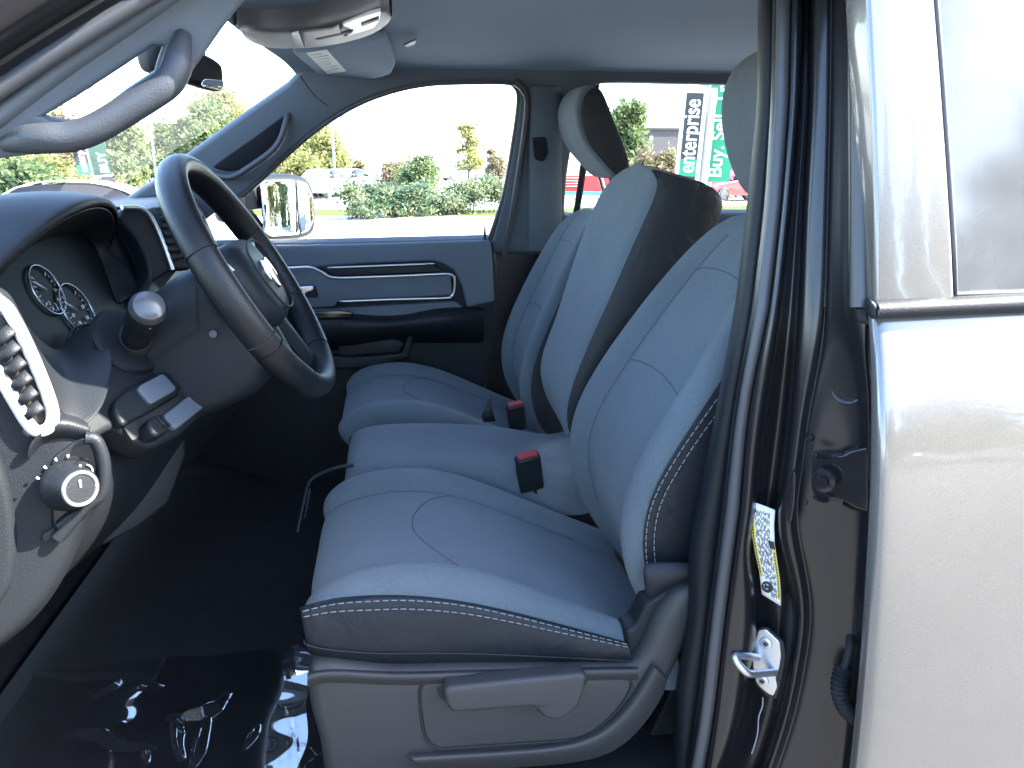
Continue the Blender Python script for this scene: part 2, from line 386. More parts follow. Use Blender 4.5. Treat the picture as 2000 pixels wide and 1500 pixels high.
# passenger sun visor
vo, vn = Vector((0.0, 2.2, 0.262)), Vector((-0.08, -0.12, -1)).normalized()
vis = px_plate('sun_visor', [(568, 102), (640, 98), (700, 84), (752, 72), (764, 100), (772, 128), (764, 146), (740, 154), (690, 157), (662, 158), (654, 151), (626, 150)], M['headliner'], TRUCK, vo, vn, 0.02, 0.008, r=0.02)
vis['label'] = 'grey passenger sun visor folded up, with a white paper label'
lo2 = vo + vn * 0.002
lab = px_plate('warning_label', [(598, 104), (638, 97), (676, 139), (640, 145)], M['white'], vis, lo2, vn, 0.001, 0.0003)
ms = []
for k in range(7):
    t = 0.12 + 0.12 * k
    a0 = (598 + (640 - 598) * t, 104 + 41 * t); b0 = (638 + (676 - 638) * t, 97 + 42 * t)
    A, B = PL(*a0, lo2 + vn * 0.0012, vn), PL(*b0, lo2 + vn * 0.0012, vn)
    ms.append(tube_mesh([A.lerp(B, .1), A.lerp(B, .5), A.lerp(B, .62 + .28 * ((k * 7) % 4) / 4)], 0.0009, 5))
link('label_print', join(ms, 'label_print'), mat('grey_ink', (0.35, 0.36, 0.37), 0.6), lab)
px_plate('coat_hook', [(788, 90), (800, 84), (815, 78), (812, 86), (798, 93)], M['console'], TRUCK, (0, 2.1, 0.285), (0, 0, -1), 0.006, 0.002, r=0.004)

# ------------------------------------------------------------------ far side: door frame, pillars, glass
FN = Vector((0, -math.cos(math.radians(20)), -math.sin(math.radians(20))))     # upper side leans inwards
FO = P(740, 470, 2.66)
def F(u, v, d=0.0): return PL(u, v, FO + FN * d, FN)
# the upper side trim: roof rail, front pillar, middle pillar, with the window openings cut out
win1 = [(962, 468), (985, 380), (1003, 280), (1013, 195), (1006, 168), (985, 161), (900, 161), (830, 165), (760, 180), (690, 208), (620, 252), (560, 303), (510, 350), (470, 384), (430, 410), (390, 440), (380, 480), (640, 476)]
win2 = [(1102, 425), (1108, 340), (1128, 230), (1142, 190), (1165, 166), (1210, 163), (1400, 167), (1560, 172), (1640, 182), (1700, 215), (1690, 330), (1670, 420), (1400, 418), (1200, 424)]
A1 = [F(u, v) for u, v in [(240, 500), (240, 395), (300, 355), (372, 300), (480, 222), (560, 166), (585, 140), (620, 100), (760, 100), (1000, 108), (1300, 114), (1800, 122), (1800, 520), (1300, 500), (900, 492)]]
side = plate('side_trim', A1, M['trim'], TRUCK, FN, 0.05, 0.012, [cr([F(u, v) for u, v in win1[2:-4]], 4) + [F(u, v) for u, v in win1[-4:] + win1[:2]], fillet([F(u, v) for u, v in win2], 0.03)])
side['label'] = 'dark trim around the passenger side windows with both pillars'
# front pillar recess and grab handle on it
px_plate('handle_recess', [(414, 327), (440, 308), (500, 266), (558, 223), (553, 248), (540, 275), (520, 296), (472, 331), (445, 336)], M['plastic'], side, FO + FN * 0.003, FN, 0.006, 0.002, r=0.012)
gh = cr([F(u, v, d) for u, v, d in [(405, 338, 0.0), (425, 343, 0.022), (455, 345, 0.034), (490, 325, 0.04), (530, 296, 0.04), (548, 272, 0.034), (557, 246, 0.024), (562, 222, 0.0)]], 6)
tube('grab_handle', gh, 0.010, M['handle'], side, n=12)
tube('trim_seam', cr([F(u, v, 0.0005) for u, v in [(586, 148), (600, 168), (618, 190), (640, 206)]], 5), 0.0013, M['black'], side, n=6)
# rubber seal round the front passenger window and the glass
seal = cr([F(u, v, -0.012) for u, v in [(955, 472), (985, 380), (1003, 280), (1014, 195), (1006, 168), (985, 160), (900, 160), (830, 164), (760, 179), (690, 207), (620, 251), (560, 302), (510, 349), (470, 383)]], 5)
tube('window_seal', seal, 0.009, M['rubber'], side, n=8)
tube('weather_strip', cr([F(u, v, 0.012) for u, v in [(985, 500), (1003, 400), (1022, 280), (1030, 200), (1020, 172), (1005, 160)]], 6), 0.011, M['rubber'], side, n=8)
plate('window_glass', [F(u, v, -0.035) for u, v in [(372, 490), (392, 430), (480, 348), (620, 225), (760, 145), (1030, 140), (1030, 480)]], M['glass'], side, FN, 0.004, 0.001)
plate('window_glass', [F(u, v, -0.035) for u, v in [(1060, 440), (1060, 140), (1750, 145), (1750, 440)]], M['glass'], side, FN, 0.004, 0.001)
tube('window_divider', [F(1122, 440, -0.02), F(1136, 350, -0.02), F(1150, 250, -0.02), F(1165, 160, -0.02)], 0.012, M['black'], side, n=8)
# seat belt on the middle pillar
px_plate('seat_belt', [(1040, 200), (1062, 205), (1072, 330), (1075, 470), (1040, 470), (1046, 330)], M['black'], side, FO + FN * 0.02, FN, 0.004, 0.001)
px_plate('belt_guide', [(1040, 270), (1068, 268), (1072, 300), (1062, 318), (1044, 312)], M['plastic'], side, FO + FN * 0.03, FN, 0.02, 0.006, r=0.01)
link('pillar_cover', grid_mesh('pc', [[F(u, v, d) for v in (490, 400, 300, 215, 170)] for u, d in ((1030, 0.0), (1034, 0.02), (1060, 0.026), (1092, 0.02), (1098, 0.0))]), M['trim'], side, sub=2)

# passenger door inner panel
DN = Vector((0.0, -1, 0.0)); DO = Vector((0, 2.66, 0))
door = px_plate('passenger_door', [(380, 484), (530, 479), (700, 476), (830, 472), (962, 467), (972, 520), (968, 640), (945, 800), (920, 960), (600, 960), (380, 900)], M['plastic_grey'], TRUCK, DO, DN, 0.09, 0.014)
door['label'] = 'dark passenger door panel with silver strip and armrest, far side'
def dl(name, pix, m, d, th=0.012, bv=0.003, r=0.006, smooth=False): return px_plate(name, pix, m, door, DO + DN * d, DN, th, bv, r=r, smooth=smooth)
def dpath(pix, d): return [PL(u, v, DO + DN * d, DN) for u, v in pix]
dl('upper_pad', [(520, 480), (700, 477), (960, 469), (966, 590), (912, 602), (902, 560), (888, 530), (866, 516), (845, 511), (700, 517), (620, 524), (520, 522)], M['door_panel'], 0.014, 0.03, 0.01, 0.012)
dl('lower_pad', [(520, 600), (655, 602), (890, 588), (910, 604), (930, 612), (930, 640), (520, 660)], M['door_panel'], 0.012, 0.03, 0.008, 0.01)
dl('trim_insert', [(530, 524), (608, 523), (652, 545), (880, 536), (884, 578), (660, 588), (655, 600), (530, 605)], M['door_panel'], 0.022, 0.03, 0.006, 0.01)
dl('door_recess', [(622, 521), (845, 514), (868, 532), (655, 541)], M['plastic'], 0.021, 0.02, 0.004, 0.008)
link('chrome_strip', tube_mesh(cr(dpath([(530, 524), (570, 523), (606, 522), (628, 531), (652, 542), (720, 541), (800, 538), (868, 535), (884, 538), (888, 548), (887, 568), (882, 578), (868, 582), (760, 585), (662, 589)], 0.04), 6), 0.0042, 8), M['silver'], door)
link('chrome_strip', tube_mesh(cr(dpath([(640, 523), (740, 519), (848, 515)], 0.045), 4), 0.005, 8, flat=0.6), M['silver'], door)
hd = dl('handle_cup', [(572, 560), (615, 556), (622, 580), (600, 581), (574, 578)], M['black'], 0.03, 0.012, 0.003, 0.006)
dl('door_handle', [(555, 562), (614, 558), (612, 568), (598, 572), (596, 577), (560, 577)], M['silver'], 0.045, 0.014, 0.004, 0.006)
arm_rows = []
for u, v0, v1, dd in ((560, 622, 668, .05), (600, 618, 666, .075), (660, 616, 662, .085), (700, 618, 660, .085), (760, 622, 648, .08), (800, 618, 648, .09), (850, 606, 648, .095), (900, 604, 648, .09), (945, 606, 648, .06)):
    arm_rows.append([PL(u, v0 - 6, DO, DN), PL(u, v0, DO + DN * dd * .5, DN), PL(u, v0 + 6, DO + DN * dd, DN), PL(u, (v0 + v1) / 2 + 4, DO + DN * dd * 1.02, DN), PL(u, v1, DO + DN * dd * .9, DN), PL(u, v1 + 16, DO + DN * dd * .3, DN), PL(u, v1 + 22, DO, DN)])
loft('armrest', arm_rows, M['plastic'], door, sub=2)
for u_ in (666, 790):
    tube('armrest_seam', cr([PL(u_, v, DO + DN * d, DN) for v, d in ((619, .05), (626, .088), (640, .094), (650, .088), (662, .06))], 4), 0.0016, M['black'], door, n=5)
dl('window_switch', [(590, 612), (660, 606), (690, 610), (690, 620), (590, 624)], M['gloss'], 0.075, 0.012, 0.003, 0.006)
dl('map_pocket', [(660, 668), (770, 660), (792, 672), (786, 680), (780, 690), (700, 694), (660, 700)], M['plastic'], 0.03, 0.03, 0.006, 0.01)
dl('pocket_lip', [(650, 695), (700, 698), (785, 690), (800, 640), (812, 640), (800, 700), (720, 720), (640, 722)], M['plastic_grey'], 0.05, 0.03, 0.008, 0.01)
dl('lock_knob', [(944, 470), (946, 440), (949, 440), (950, 468)], M['black'], 0.0, 0.008, 0.002, 0.002)
# outside mirror of the passenger door
MN = Vector((0.80, -0.6, 0.0)).normalized(); MO = P(560, 405, 2.92)
mir = px_plate('side_mirror', [(462, 385), (472, 358), (495, 345), (540, 340), (592, 341), (615, 356), (624, 400), (624, 444), (610, 464), (560, 473), (522, 473), (505, 462), (486, 438), (465, 432)], M['plastic'], TRUCK, MO - MN * 0.012, MN, 0.13, 0.045, smooth=True)
mir['label'] = 'tall black tow mirror outside the passenger window'
px_plate('mirror_glass', [(509, 360), (520, 352), (574, 351), (578, 370), (583, 440), (586, 458), (530, 462), (516, 450)], M['mirror'], mir, MO + MN * 0.004, MN, 0.006, 0.002, r=0.012)
px_plate('convex_glass', [(580, 352), (600, 358), (611, 385), (613, 430), (604, 450), (589, 457), (586, 430), (582, 380)], M['mirror'], mir, MO + MN * 0.004, Vector((0.7, -0.71, 0.05)).normalized(), 0.006, 0.002, r=0.01)
tube('mirror_arm', [P(458, 372, 2.72), P(462, 405, 2.8), P(480, 420, 2.92)], 0.03, M['plastic'], mir, n=12)
tube('mirror_arm', [P(450, 360, 2.75), P(456, 400, 2.75), P(462, 450, 2.75)], 0.012, M['black'], mir, n=10)

# ------------------------------------------------------------------ near front pillar with grab handle and body flange
NN = Vector((0.25, -1, -0.25)).normalized(); NO = P(240, 200, 1.10)
nholes = [[(84, 229), (150, 190), (230, 138), (300, 91), (318, 92), (308, 120), (302, 142), (250, 176), (190, 222), (155, 238), (128, 240), (100, 236)]]
npil = px_plate('front_pillar_trim', [(-60, 330), (0, 312), (70, 303), (120, 298), (165, 282), (240, 249), (300, 213), (360, 163), (399, 108), (435, 56), (482, -4), (520, -60), (250, -60), (150, 75), (60, 150), (-60, 260)], M['trim'], TRUCK, NO, NN, 0.03, 0.008, holes=nholes)
npil['label'] = 'dark front pillar trim with a long grab handle beside the open doorway'
gp = cr([PL(u, v, NO + NN * d, NN) for u, v, d in [(10, 282, 0.0), (45, 274, 0.018), (90, 270, 0.03), (140, 267, 0.034), (188, 250, 0.036), (240, 220, 0.036), (292, 188, 0.036), (328, 162, 0.034), (345, 132, 0.026), (352, 98, 0.014), (358, 66, 0.0)]], 6)
rr = [0.009 + 0.0085 * min(1, k / 8, (len(gp) - 1 - k) / 10) for k in range(len(gp))]
tube('grab_handle', gp, rr, M['handle'], npil, n=16)
loft('pillar_pad', [[PL(u, v, NO + NN * d, NN) for u, v in l] for d, l in ((0.0, [(-40, 285), (60, 205), (160, 132), (260, 66), (340, 10), (420, -50)]), (0.014, [(-40, 270), (60, 190), (160, 119), (260, 55), (340, 0), (420, -60)]), (0.016, [(-40, 240), (60, 160), (160, 92), (260, 30), (340, -22), (420, -80)]), (0.0, [(-40, 215), (60, 140), (160, 72), (260, 12), (340, -40), (420, -100)]))], M['trim'], npil, sub=2)
# door opening flange: strips from the seal outwards
flo = []
for du, dv, Y in ((22, 16, 1.085), (8, 6, 1.06), (0, 0, 1.045), (-14, -10, 1.045), (-34, -26, 1.05), (-48, -36, 1.05), (-60, -44, 1.02), (-80, -62, 1.0), (-120, -92, 0.99), (-150, -116, 0.985), (-165, -128, 1.0), (-200, -156, 0.97)):
    flo.append([P(u + du, v + dv, Y) for u, v in [(-80, 232), (0, 178), (100, 112), (200, 50), (290, -4), (380, -58)]])
fl = loft('door_opening_flange', flo, M['paint'], TRUCK, sub=1, solid=-0.004)
tube('door_seal', cr([P(u, v, 1.045) for u, v in [(-80, 228), (0, 174), (100, 108), (200, 46), (290, -8), (380, -60)]], 4), 0.010, M['rubber'], fl, n=8)

# the open front door, swung out to the left of the doorway
fd = group_part('front_door', TRUCK); fd['label'] = 'open front door on the near side'
fm_ = Matrix.Translation((-0.74, 0.90, 0)) @ Matrix.Rotation(math.radians(-76), 4, 'Z')
box('door_shell', (0.0, -.06, -1.25), (1.02, .06, -.26), M['paint'], fd, .03, fm_)
box('door_trim', (0.03, .06, -1.2), (1.0, .085, -.27), M['plastic'], fd, .02, fm_)
box('door_armrest', (0.25, .085, -.62), (0.95, .15, -.54), M['plastic'], fd, .02, fm_)
for lo_, hi_ in (((.92, -.03, -.26), (1.0, .03, .12)), ((.1, -.03, .08), (1.0, .03, .14))):
    box('window_frame', lo_, hi_, M['paint'], fd, .01, fm_)
box('window_glass', (.06, -.003, -.26), (.93, .003, .09), M['glass'], fd, 0.0, fm_)

# windshield and interior mirror
link('windshield', grid_mesh('ws', [[(-0.36, 1.06, 0.262), (-0.37, 1.85, 0.283), (-0.36, 2.64, 0.262), (-0.38, 2.95, 0.24)], [(-0.70, 1.03, 0.06), (-0.72, 1.85, 0.08), (-0.70, 2.67, 0.06), (-0.72, 2.95, 0.04)], [(-1.06, 1.0, -0.16), (-1.10, 1.85, -0.14), (-1.06, 2.7, -0.16), (-1.08, 2.95, -0.18)]]), glass_mat('windshield_glass', (0.96, 0.98, 0.98), 0.05), TRUCK)
rm = group_part('rear_view_mirror', TRUCK)
RN = Vector((0.80, -0.6, -0.12)).normalized(); RO = P(410, 140, 1.80)
px_plate('housing', [(296, 100), (312, 78), (345, 84), (405, 106), (434, 124), (440, 140), (440, 172), (432, 180), (395, 170), (340, 152), (305, 140)], M['plastic'], rm, RO - RN * 0.005, RN, 0.05, 0.014, smooth=True)
px_plate('mirror_glass', [(396, 157), (402, 154), (434, 157), (437, 160), (436, 172), (431, 177), (396, 168), (393, 164)], M['mirror'], rm, RO + RN * 0.03, Vector((0.28, -0.96, 0.05)), 0.004, 0.001, r=0.004)
tube('mirror_stalk', [P(392, 130, 1.80), P(388, 100, 1.83), P(410, 70, 1.86) + Vector((-0.02, 0, 0))], 0.013, M['black'], rm)

# ------------------------------------------------------------------ dashboard
dash = loft('dashboard', [[(x + dx, y, z) for x, z in ((-1.02, -0.15), (-0.8, -0.115), (-0.66, -0.095), (-0.585, -0.09), (-0.545, -0.098), (-0.52, -0.13), (-0.50, -0.2), (-0.47, -0.28), (-0.45, -0.34), (-0.47, -0.41), (-0.6, -0.52), (-0.8, -0.55))]
    for y, dx in ((1.66, 0.0), (1.70, 0.01), (1.9, 0.02), (2.2, 0.01), (2.45, -0.01), (2.6, -0.05), (2.64, -0.12))], M['plastic'], TRUCK, sub=2)
dash['label'] = 'dark dashboard with hooded gauges and silver rimmed air vent'
box('dash_core', (-1.0, 1.10, -0.60), (-0.615, 1.67, -0.13), M['black'], dash, bevel=0.02)
# hood over the gauges
lip = resample([P(u, v, Y) for u, v, Y in ((-60, 556, 1.14), (0, 510, 1.18), (55, 463, 1.24), (110, 422, 1.30), (158, 397, 1.37), (196, 388, 1.46), (220, 398, 1.54), (229, 422, 1.60), (222, 452, 1.63), (212, 480, 1.645))], 26)
rows = []
for dx, dz, k in ((0.0, -0.012, 0), (0.004, -0.002, 0), (0.0, 0.004, 0), (-0.012, 0.008, 0), (-0.05, 0.014, .12), (-0.12, 0.016, .35), (-0.22, 0.0, .7), (-0.36, -0.02, 1), (-0.5, -0.05, 1)):
    r = []
    for p in lip:
        z = p.z + (min(-0.065, max(p.z, -0.13)) - p.z) * k if p.z < -0.065 else p.z - (p.z + 0.065) * k * 0.8
        r.append((p.x + dx, p.y, z + dz))
    rows.append(r)
hood = loft('instrument_hood', rows, M['plastic_grey'], dash, sub=1, solid=-0.002)
# bowl and gauge face
GN = Vector((0.93, -0.05, 0.36)).normalized(); GO = P(110, 590, 1.38)
fc = [PL(u, v, GO, GN) for u, v in ((-60, 600), (-20, 560), (30, 500), (80, 470), (130, 455), (165, 460), (185, 480), (200, 520), (215, 560), (228, 600))]
lipb = resample([p + Vector((-0.004, 0, -0.012)) for p in lip] + [P(250, 520, 1.655), P(276, 570, 1.655)], 20)
fcb = resample(fc, 20)
loft('cluster_bowl', [lipb, [a.lerp(b, .35) for a, b in zip(lipb, fcb)], [a.lerp(b, .75) for a, b in zip(lipb, fcb)], fcb], M['plastic_grey'], dash, sub=1, solid=0.002)
clu = px_plate('instrument_cluster', [(-80, 620), (-40, 520), (50, 440), (150, 415), (225, 450), (262, 600), (272, 650), (200, 660), (150, 690), (90, 700), (20, 690)], M['gauge_face'], dash, GO, GN, 0.01, 0.003)
ms = []; mt_ = []
def G(u, v, d=0.0): return PL(u, v, GO + GN * d, GN)
gref = Vector((0, 1, 0))
for (u, v), R in (((152, 606), 0.048), ((92, 566), 0.042)):
    c = G(u, v, 0.004)
    ms.append(ring_mesh(c, GN, R, 0.0022, 44, 8))
    ey = GN.cross(gref).normalized() * -1
    for k in range(21):
        a = math.radians(225 - 270 * k / 20); dv = gref * math.cos(a) + ey * math.sin(a)
        L = 0.80 if k % 2 else 0.72
        mt_.append(tube_mesh([c + dv * R * L, c + dv * R * 0.88], 0.0006 if k % 2 else 0.0009, 5))
    a = math.radians(215); dv = gref * math.cos(a) + ey * math.sin(a)
    mt_.append(tube_mesh([c, c + dv * R * 0.75], 0.0014, 5))
ey = GN.cross(gref).normalized() * -1
for s, fr, rad, (u, v) in (('80', .5, .56, (152, 606)), ('100', .68, .56, (152, 606)), ('120', .85, .56, (152, 606)), ('40', .2, .56, (152, 606)), ('60', .35, .56, (152, 606)), ('3', .5, .56, (92, 566)), ('4', .65, .56, (92, 566)), ('5', .8, .56, (92, 566)), ('2', .35, .56, (92, 566))):
    a = math.radians(225 - 270 * fr); c = G(u, v, 0.005); R = 0.046
    mt_.append(text_mesh(s, 0.009, frame(c + (gref * math.cos(a) + ey * math.sin(a)) * R * rad, gref, ey), 0.0003, 'CENTER'))
link('gauge_ring', join(ms, 'gauge_ring'), M['dark_chrome'], dash)
link('gauge_marks', join(mt_, 'gauge_marks'), mat('gauge_white', (0.4, 0.43, 0.46), 0.5), dash)
# bright strip round the cluster's lower left and the ledge below it
loft('cluster_surround', [[P(u, v, Y) for u, v, Y in l] for l in (
    [(-40, 560, 1.12), (0, 575, 1.14), (40, 625, 1.18), (80, 670, 1.22), (112, 690, 1.27), (130, 670, 1.31), (150, 640, 1.36), (195, 632, 1.42)],
    [(-40, 580, 1.10), (10, 600, 1.115), (50, 655, 1.14), (85, 700, 1.17), (118, 715, 1.21), (145, 690, 1.26), (165, 655, 1.32), (200, 645, 1.38)],
    [(-40, 600, 1.09), (20, 640, 1.09), (60, 700, 1.10), (95, 760, 1.11), (130, 780, 1.13), (165, 745, 1.18), (180, 700, 1.24), (205, 665, 1.3)],
    [(-40, 640, 1.09), (30, 690, 1.09), (80, 770, 1.09), (112, 830, 1.085), (150, 850, 1.09), (200, 810, 1.12), (215, 760, 1.18), (225, 700, 1.25)])], M['plastic'], dash, sub=2, solid=0.004)
tube('cluster_edge', cr([P(u, v, Y) for u, v, Y in ((0, 572, 1.135), (40, 622, 1.175), (80, 668, 1.215), (110, 690, 1.26), (130, 676, 1.30), (138, 650, 1.34), (155, 637, 1.36), (195, 630, 1.41))], 5), 0.0025, M['plastic_grey'], dash, n=6)
# centre stack side with its silver edge and far air vent
CN = Vector((0.75, -0.62, 0.22)).normalized(); CO = P(290, 470, 1.67)
stk = px_plate('centre_bezel', [(228, 424), (244, 404), (268, 404), (286, 412), (302, 432), (320, 475), (338, 526), (310, 545), (284, 562), (276, 575), (293, 540), (286, 502), (264, 462), (236, 430)], M['plastic_grey'], dash, CO, CN, 0.05, 0.008, r=0.012)
stk2 = tube('silver_edge', cr([PL(u, v, CO + CN * 0.004, CN) for u, v in ((238, 405), (268, 405), (286, 413), (300, 432), (318, 473), (337, 527))], 6), 0.0045, M['silver'], dash, n=8)
px_plate('bezel_backing', [(196, 400), (290, 408), (345, 530), (290, 600), (200, 580)], M['plastic'], dash, CO - CN * 0.05, CN, 0.02, 0.004)
px_plate('vent_cavity', [(302, 404), (345, 400), (400, 420), (430, 520), (340, 525), (318, 468)], M['black'], dash, CO - CN * 0.004, CN, 0.05, 0.006)
for k in range(6):
    t = k / 5
    link('vent_slat', tube_mesh([PL(314 + 20 * t, 428 + 76 * t, CO + CN * 0.006, CN), PL(350 + 12 * t, 420 + 78 * t, CO + CN * 0.006, CN)], 0.006, 8, flat=0.35, up=CN), M['plastic'], dash)
px_plate('defrost_corner', [(262, 389), (298, 362), (322, 372), (330, 398), (300, 398)], M['trim'], dash, P(290, 390, 2.62), Vector((0.3, -1, 0.1)).normalized(), 0.04, 0.006)
# lower steering column panel with stalk recess
LN = Vector((0.74, -0.36, 0.56)).normalized(); LO = P(290, 740, 1.30)
low = px_plate('lower_panel', [(196, 660), (208, 632), (236, 615), (280, 612), (320, 640), (350, 700), (385, 735), (424, 772), (418, 790), (352, 850), (300, 874), (256, 858), (226, 832), (150, 872), (122, 830), (128, 790), (160, 770), (186, 728)], M['plastic_grey'], dash, LO, LN, 0.05, 0.01, r=0.012)
def lp(name, pix, m, d, th=0.008, bv=0.002, r=0.006): return px_plate(name, pix, m, dash, LO + LN * d, LN, th, bv, r=r)
lathe('stalk_recess', [(0.0, 0.004), (0.048, 0.004), (0.056, 0.002), (0.06, -0.004)], PL(252, 664, LO + LN * 0.006, LN), LN, M['plastic'], dash, 36)
lp('switch_pod', [(222, 800), (226, 782), (250, 760), (316, 724), (330, 725), (356, 754), (352, 764), (300, 800), (240, 832)], M['plastic_grey'], 0.016, 0.02, 0.006, 0.01)
lp('switch_blank', [(270, 760), (274, 752), (316, 730), (322, 732), (344, 755), (342, 762), (298, 788), (292, 786)], M['trim'], 0.022, 0.008, 0.002, 0.004)
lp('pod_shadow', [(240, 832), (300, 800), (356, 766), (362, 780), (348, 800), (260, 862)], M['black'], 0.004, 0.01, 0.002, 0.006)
lp('release_lever', [(288, 826), (300, 810), (322, 806), (336, 836), (318, 850), (300, 850)], M['plastic'], 0.03, 0.03, 0.006, 0.008)
link('lever_ribs', join([tube_mesh([PL(306 + 8 * k, 814 - 2 * k, LO + LN * 0.031, LN), PL(326 + 7 * k, 836 - 4 * k, LO + LN * 0.031, LN)], 0.0022, 6) for k in range(2)], 'ribs'), M['plastic_grey'], dash)
lp('lower_flap', [(318, 812), (352, 786), (392, 754), (422, 776), (345, 838), (332, 830)], M['trim'], 0.012, 0.012, 0.003, 0.006)
# turn signal stalk
sb, stp = P(262, 668, 1.33), P(291, 598, 1.20)
ax = (stp - sb)
sk = group_part('turn_signal_stalk', TRUCK)
lathe('boot', [(0.0, 0.0), (0.033, 0.0), (0.033, 0.012), (0.026, 0.03), (0.024, 0.034)], sb - ax.normalized() * 0.01, ax, M['black'], sk, 28)
lathe('lever', [(0.0, 0.0), (0.021, 0.0), (0.022, 0.02), (0.0235, ax.length * .5), (0.0225, ax.length * .52), (0.0225, ax.length * .53), (0.0245, ax.length * .55), (0.0265, ax.length * .9), (0.0265, ax.length * .955), (0.0235, ax.length * .97)], sb, ax, M['plastic'], sk, 32)
lathe('end_button', [(0.0232, -0.006), (0.0232, 0.0), (0.0215, 0.006), (0.016, 0.009), (0.008, 0.0105), (0.0, 0.011)], stp - ax.normalized() * 0.003, ax, M['button_grey'], sk, 32)
link('lever_mark', join([tube_mesh([P(288, 638, 1.21), P(294, 640, 1.207)], 0.0022, 6), tube_mesh([P(299, 633, 1.21), P(303, 630, 1.21)], 0.0016, 6)], 'mark'), M['white'], sk)
# near end of the dashboard: cap, silver vent bezel, headlight switch
EN = Vector((0.36, -0.93, 0.04)).normalized(); EO = P(110, 860, 1.075)
cap_px = [(-80, 560), (0, 560), (30, 600), (70, 680), (108, 770), (122, 812), (152, 816), (174, 830), (176, 846), (165, 862), (192, 872), (204, 920), (198, 975), (168, 1020), (150, 1065), (120, 1130), (70, 1200), (0, 1262), (-80, 1310)]
loft('end_cap', [[PL(p.x + 4, p.y, EO - EN * 0.06, EN) for p in resample([Vector((a, b, 0)) for a, b in cap_px], 40)],
    [PL(p.x + 1, p.y, EO - EN * 0.015, EN) for p in resample([Vector((a, b, 0)) for a, b in cap_px], 40)],
    [PL(p.x - 8, p.y - 3, EO, EN) for p in resample([Vector((a, b, 0)) for a, b in cap_px], 40)],
    [PL(p.x * .82 - 20, 900 + (p.y - 900) * .92, EO + EN * 0.004, EN) for p in resample([Vector((a, b, 0)) for a, b in cap_px], 40)],
    [PL(p.x * .45 - 40, 900 + (p.y - 900) * .6, EO + EN * 0.002, EN) for p in resample([Vector((a, b, 0)) for a, b in cap_px], 40)],
    [PL(p.x * .1 - 70, 900 + (p.y - 900) * .2, EO, EN) for p in resample([Vector((a, b, 0)) for a, b in cap_px], 40)]], M['plastic'], dash, sub=1)
def ep(name, pix, m, d, th=0.01, bv=0.003, r=0.008, smooth=False): return px_plate(name, pix, m, dash, EO + EN * d, EN, th, bv, r=r, smooth=smooth)
ep('vent_cavity', [(-60, 600), (0, 612), (30, 650), (70, 740), (96, 810), (84, 834), (58, 826), (20, 780), (-60, 700)], M['black'], 0.010, 0.008, 0.002)
bez = [(-70, 555), (0, 590), (26, 622), (60, 690), (92, 768), (103, 812), (94, 836), (72, 842), (54, 826), (26, 780), (-10, 720), (-70, 650)]
vb = cr([PL(u, v, EO + EN * 0.016, EN) for u, v in bez], 6)
wid = [0.008] * len(vb)
link('silver_bezel', tube_mesh(vb, wid, 12, flat=0.6, up=EN), mat('silver_bezel', (0.62, 0.62, 0.6), 0.35, metal=0.3), dash)
for k in range(6):
    t = k / 5
    a, b = (-14 + 62 * t, 672 + 140 * t), (22 + 58 * t, 642 + 148 * t)
    link('vent_slat', tube_mesh([PL(*a, EO + EN * 0.018, EN), PL(*b, EO + EN * 0.018, EN)], 0.0085, 10, flat=0.35, up=EN + Vector((0, 0, 0.8))), M['plastic'], dash)
px_plate('cap_rib', [(-60, 860), (-10, 880), (20, 960), (32, 1040), (30, 1110), (10, 1170), (-60, 1240)], M['plastic'], dash, EO + EN * 0.014, EN, 0.03, 0.012, smooth=True)
loft('cap_flap', [[PL(u, v, EO + EN * d, EN) for u, v, d in l] for l in (
    [(60, 900, 0.004), (75, 870, 0.004), (110, 852, 0.004), (165, 862, 0.0)], [(52, 890, 0.02), (80, 846, 0.022), (120, 838, 0.02), (172, 848, 0.01)],
    [(60, 860, 0.022), (90, 825, 0.022), (125, 818, 0.02), (174, 834, 0.01)], [(80, 840, 0.0), (100, 812, 0.0), (130, 806, 0.0), (170, 822, -0.01)])], M['plastic'], dash, sub=2)
hs = ep('headlight_switch', [(98, 905), (108, 888), (160, 852), (182, 858), (196, 890), (200, 930), (192, 968), (160, 990), (112, 1050), (100, 1030)], M['gloss'], 0.006, 0.012, 0.004, 0.008)
KN = Vector((0.72, -0.68, 0.12)).normalized(); kc = PL(128, 948, EO + EN * 0.008, EN)
lathe('switch_knob', [(0.0, 0.0), (0.034, 0.0), (0.033, 0.012), (0.0285, 0.02), (0.027, 0.036), (0.024, 0.040), (0.0, 0.041)], kc, KN, M['plastic'], dash, 36)
link('knob_ring', ring_mesh(kc + KN * 0.040, KN, 0.0215, 0.0028, 36, 8), M['silver'], dash)
link('knob_mark', tube_mesh([kc + KN * 0.041 + Vector((0, 0, 0.002)), kc + KN * 0.041 + Vector((0, 0, 0.012))], 0.0016, 6), M['white'], dash)
for a in (-1.0, -0.6, -0.2, 0.2, 0.6):
    link('switch_icon', tube_mesh([kc + KN * 0.002 + (Vector((0, 0, 1)) * math.cos(a) + Vector((0.68, 0.72, 0)) * math.sin(a)) * r_ for r_ in (.038, .042)], 0.0015, 6), M['white'], dash)
ds = PL(158, 918, EO + EN * 0.014, EN)
lathe('dimmer_wheel', [(0.0, -0.004), (0.012, -0.004), (0.013, 0.0), (0.013, 0.006), (0.0, 0.008)], ds, EN, M['plastic'], dash, 20)
link('dimmer_mark', join([tube_mesh([ds + EN * 0.009 + Vector((0, 0, 0.010)), ds + EN * 0.009 + Vector((0, 0, -0.012))], 0.0014, 6), ring_mesh(ds + EN * 0.009 + Vector((0.004, 0.002, 0)), EN, 0.009, 0.001, 20, 5, -1.2, 1.2, ref=(1, 0, 0))], 'dm'), M['white'], dash)
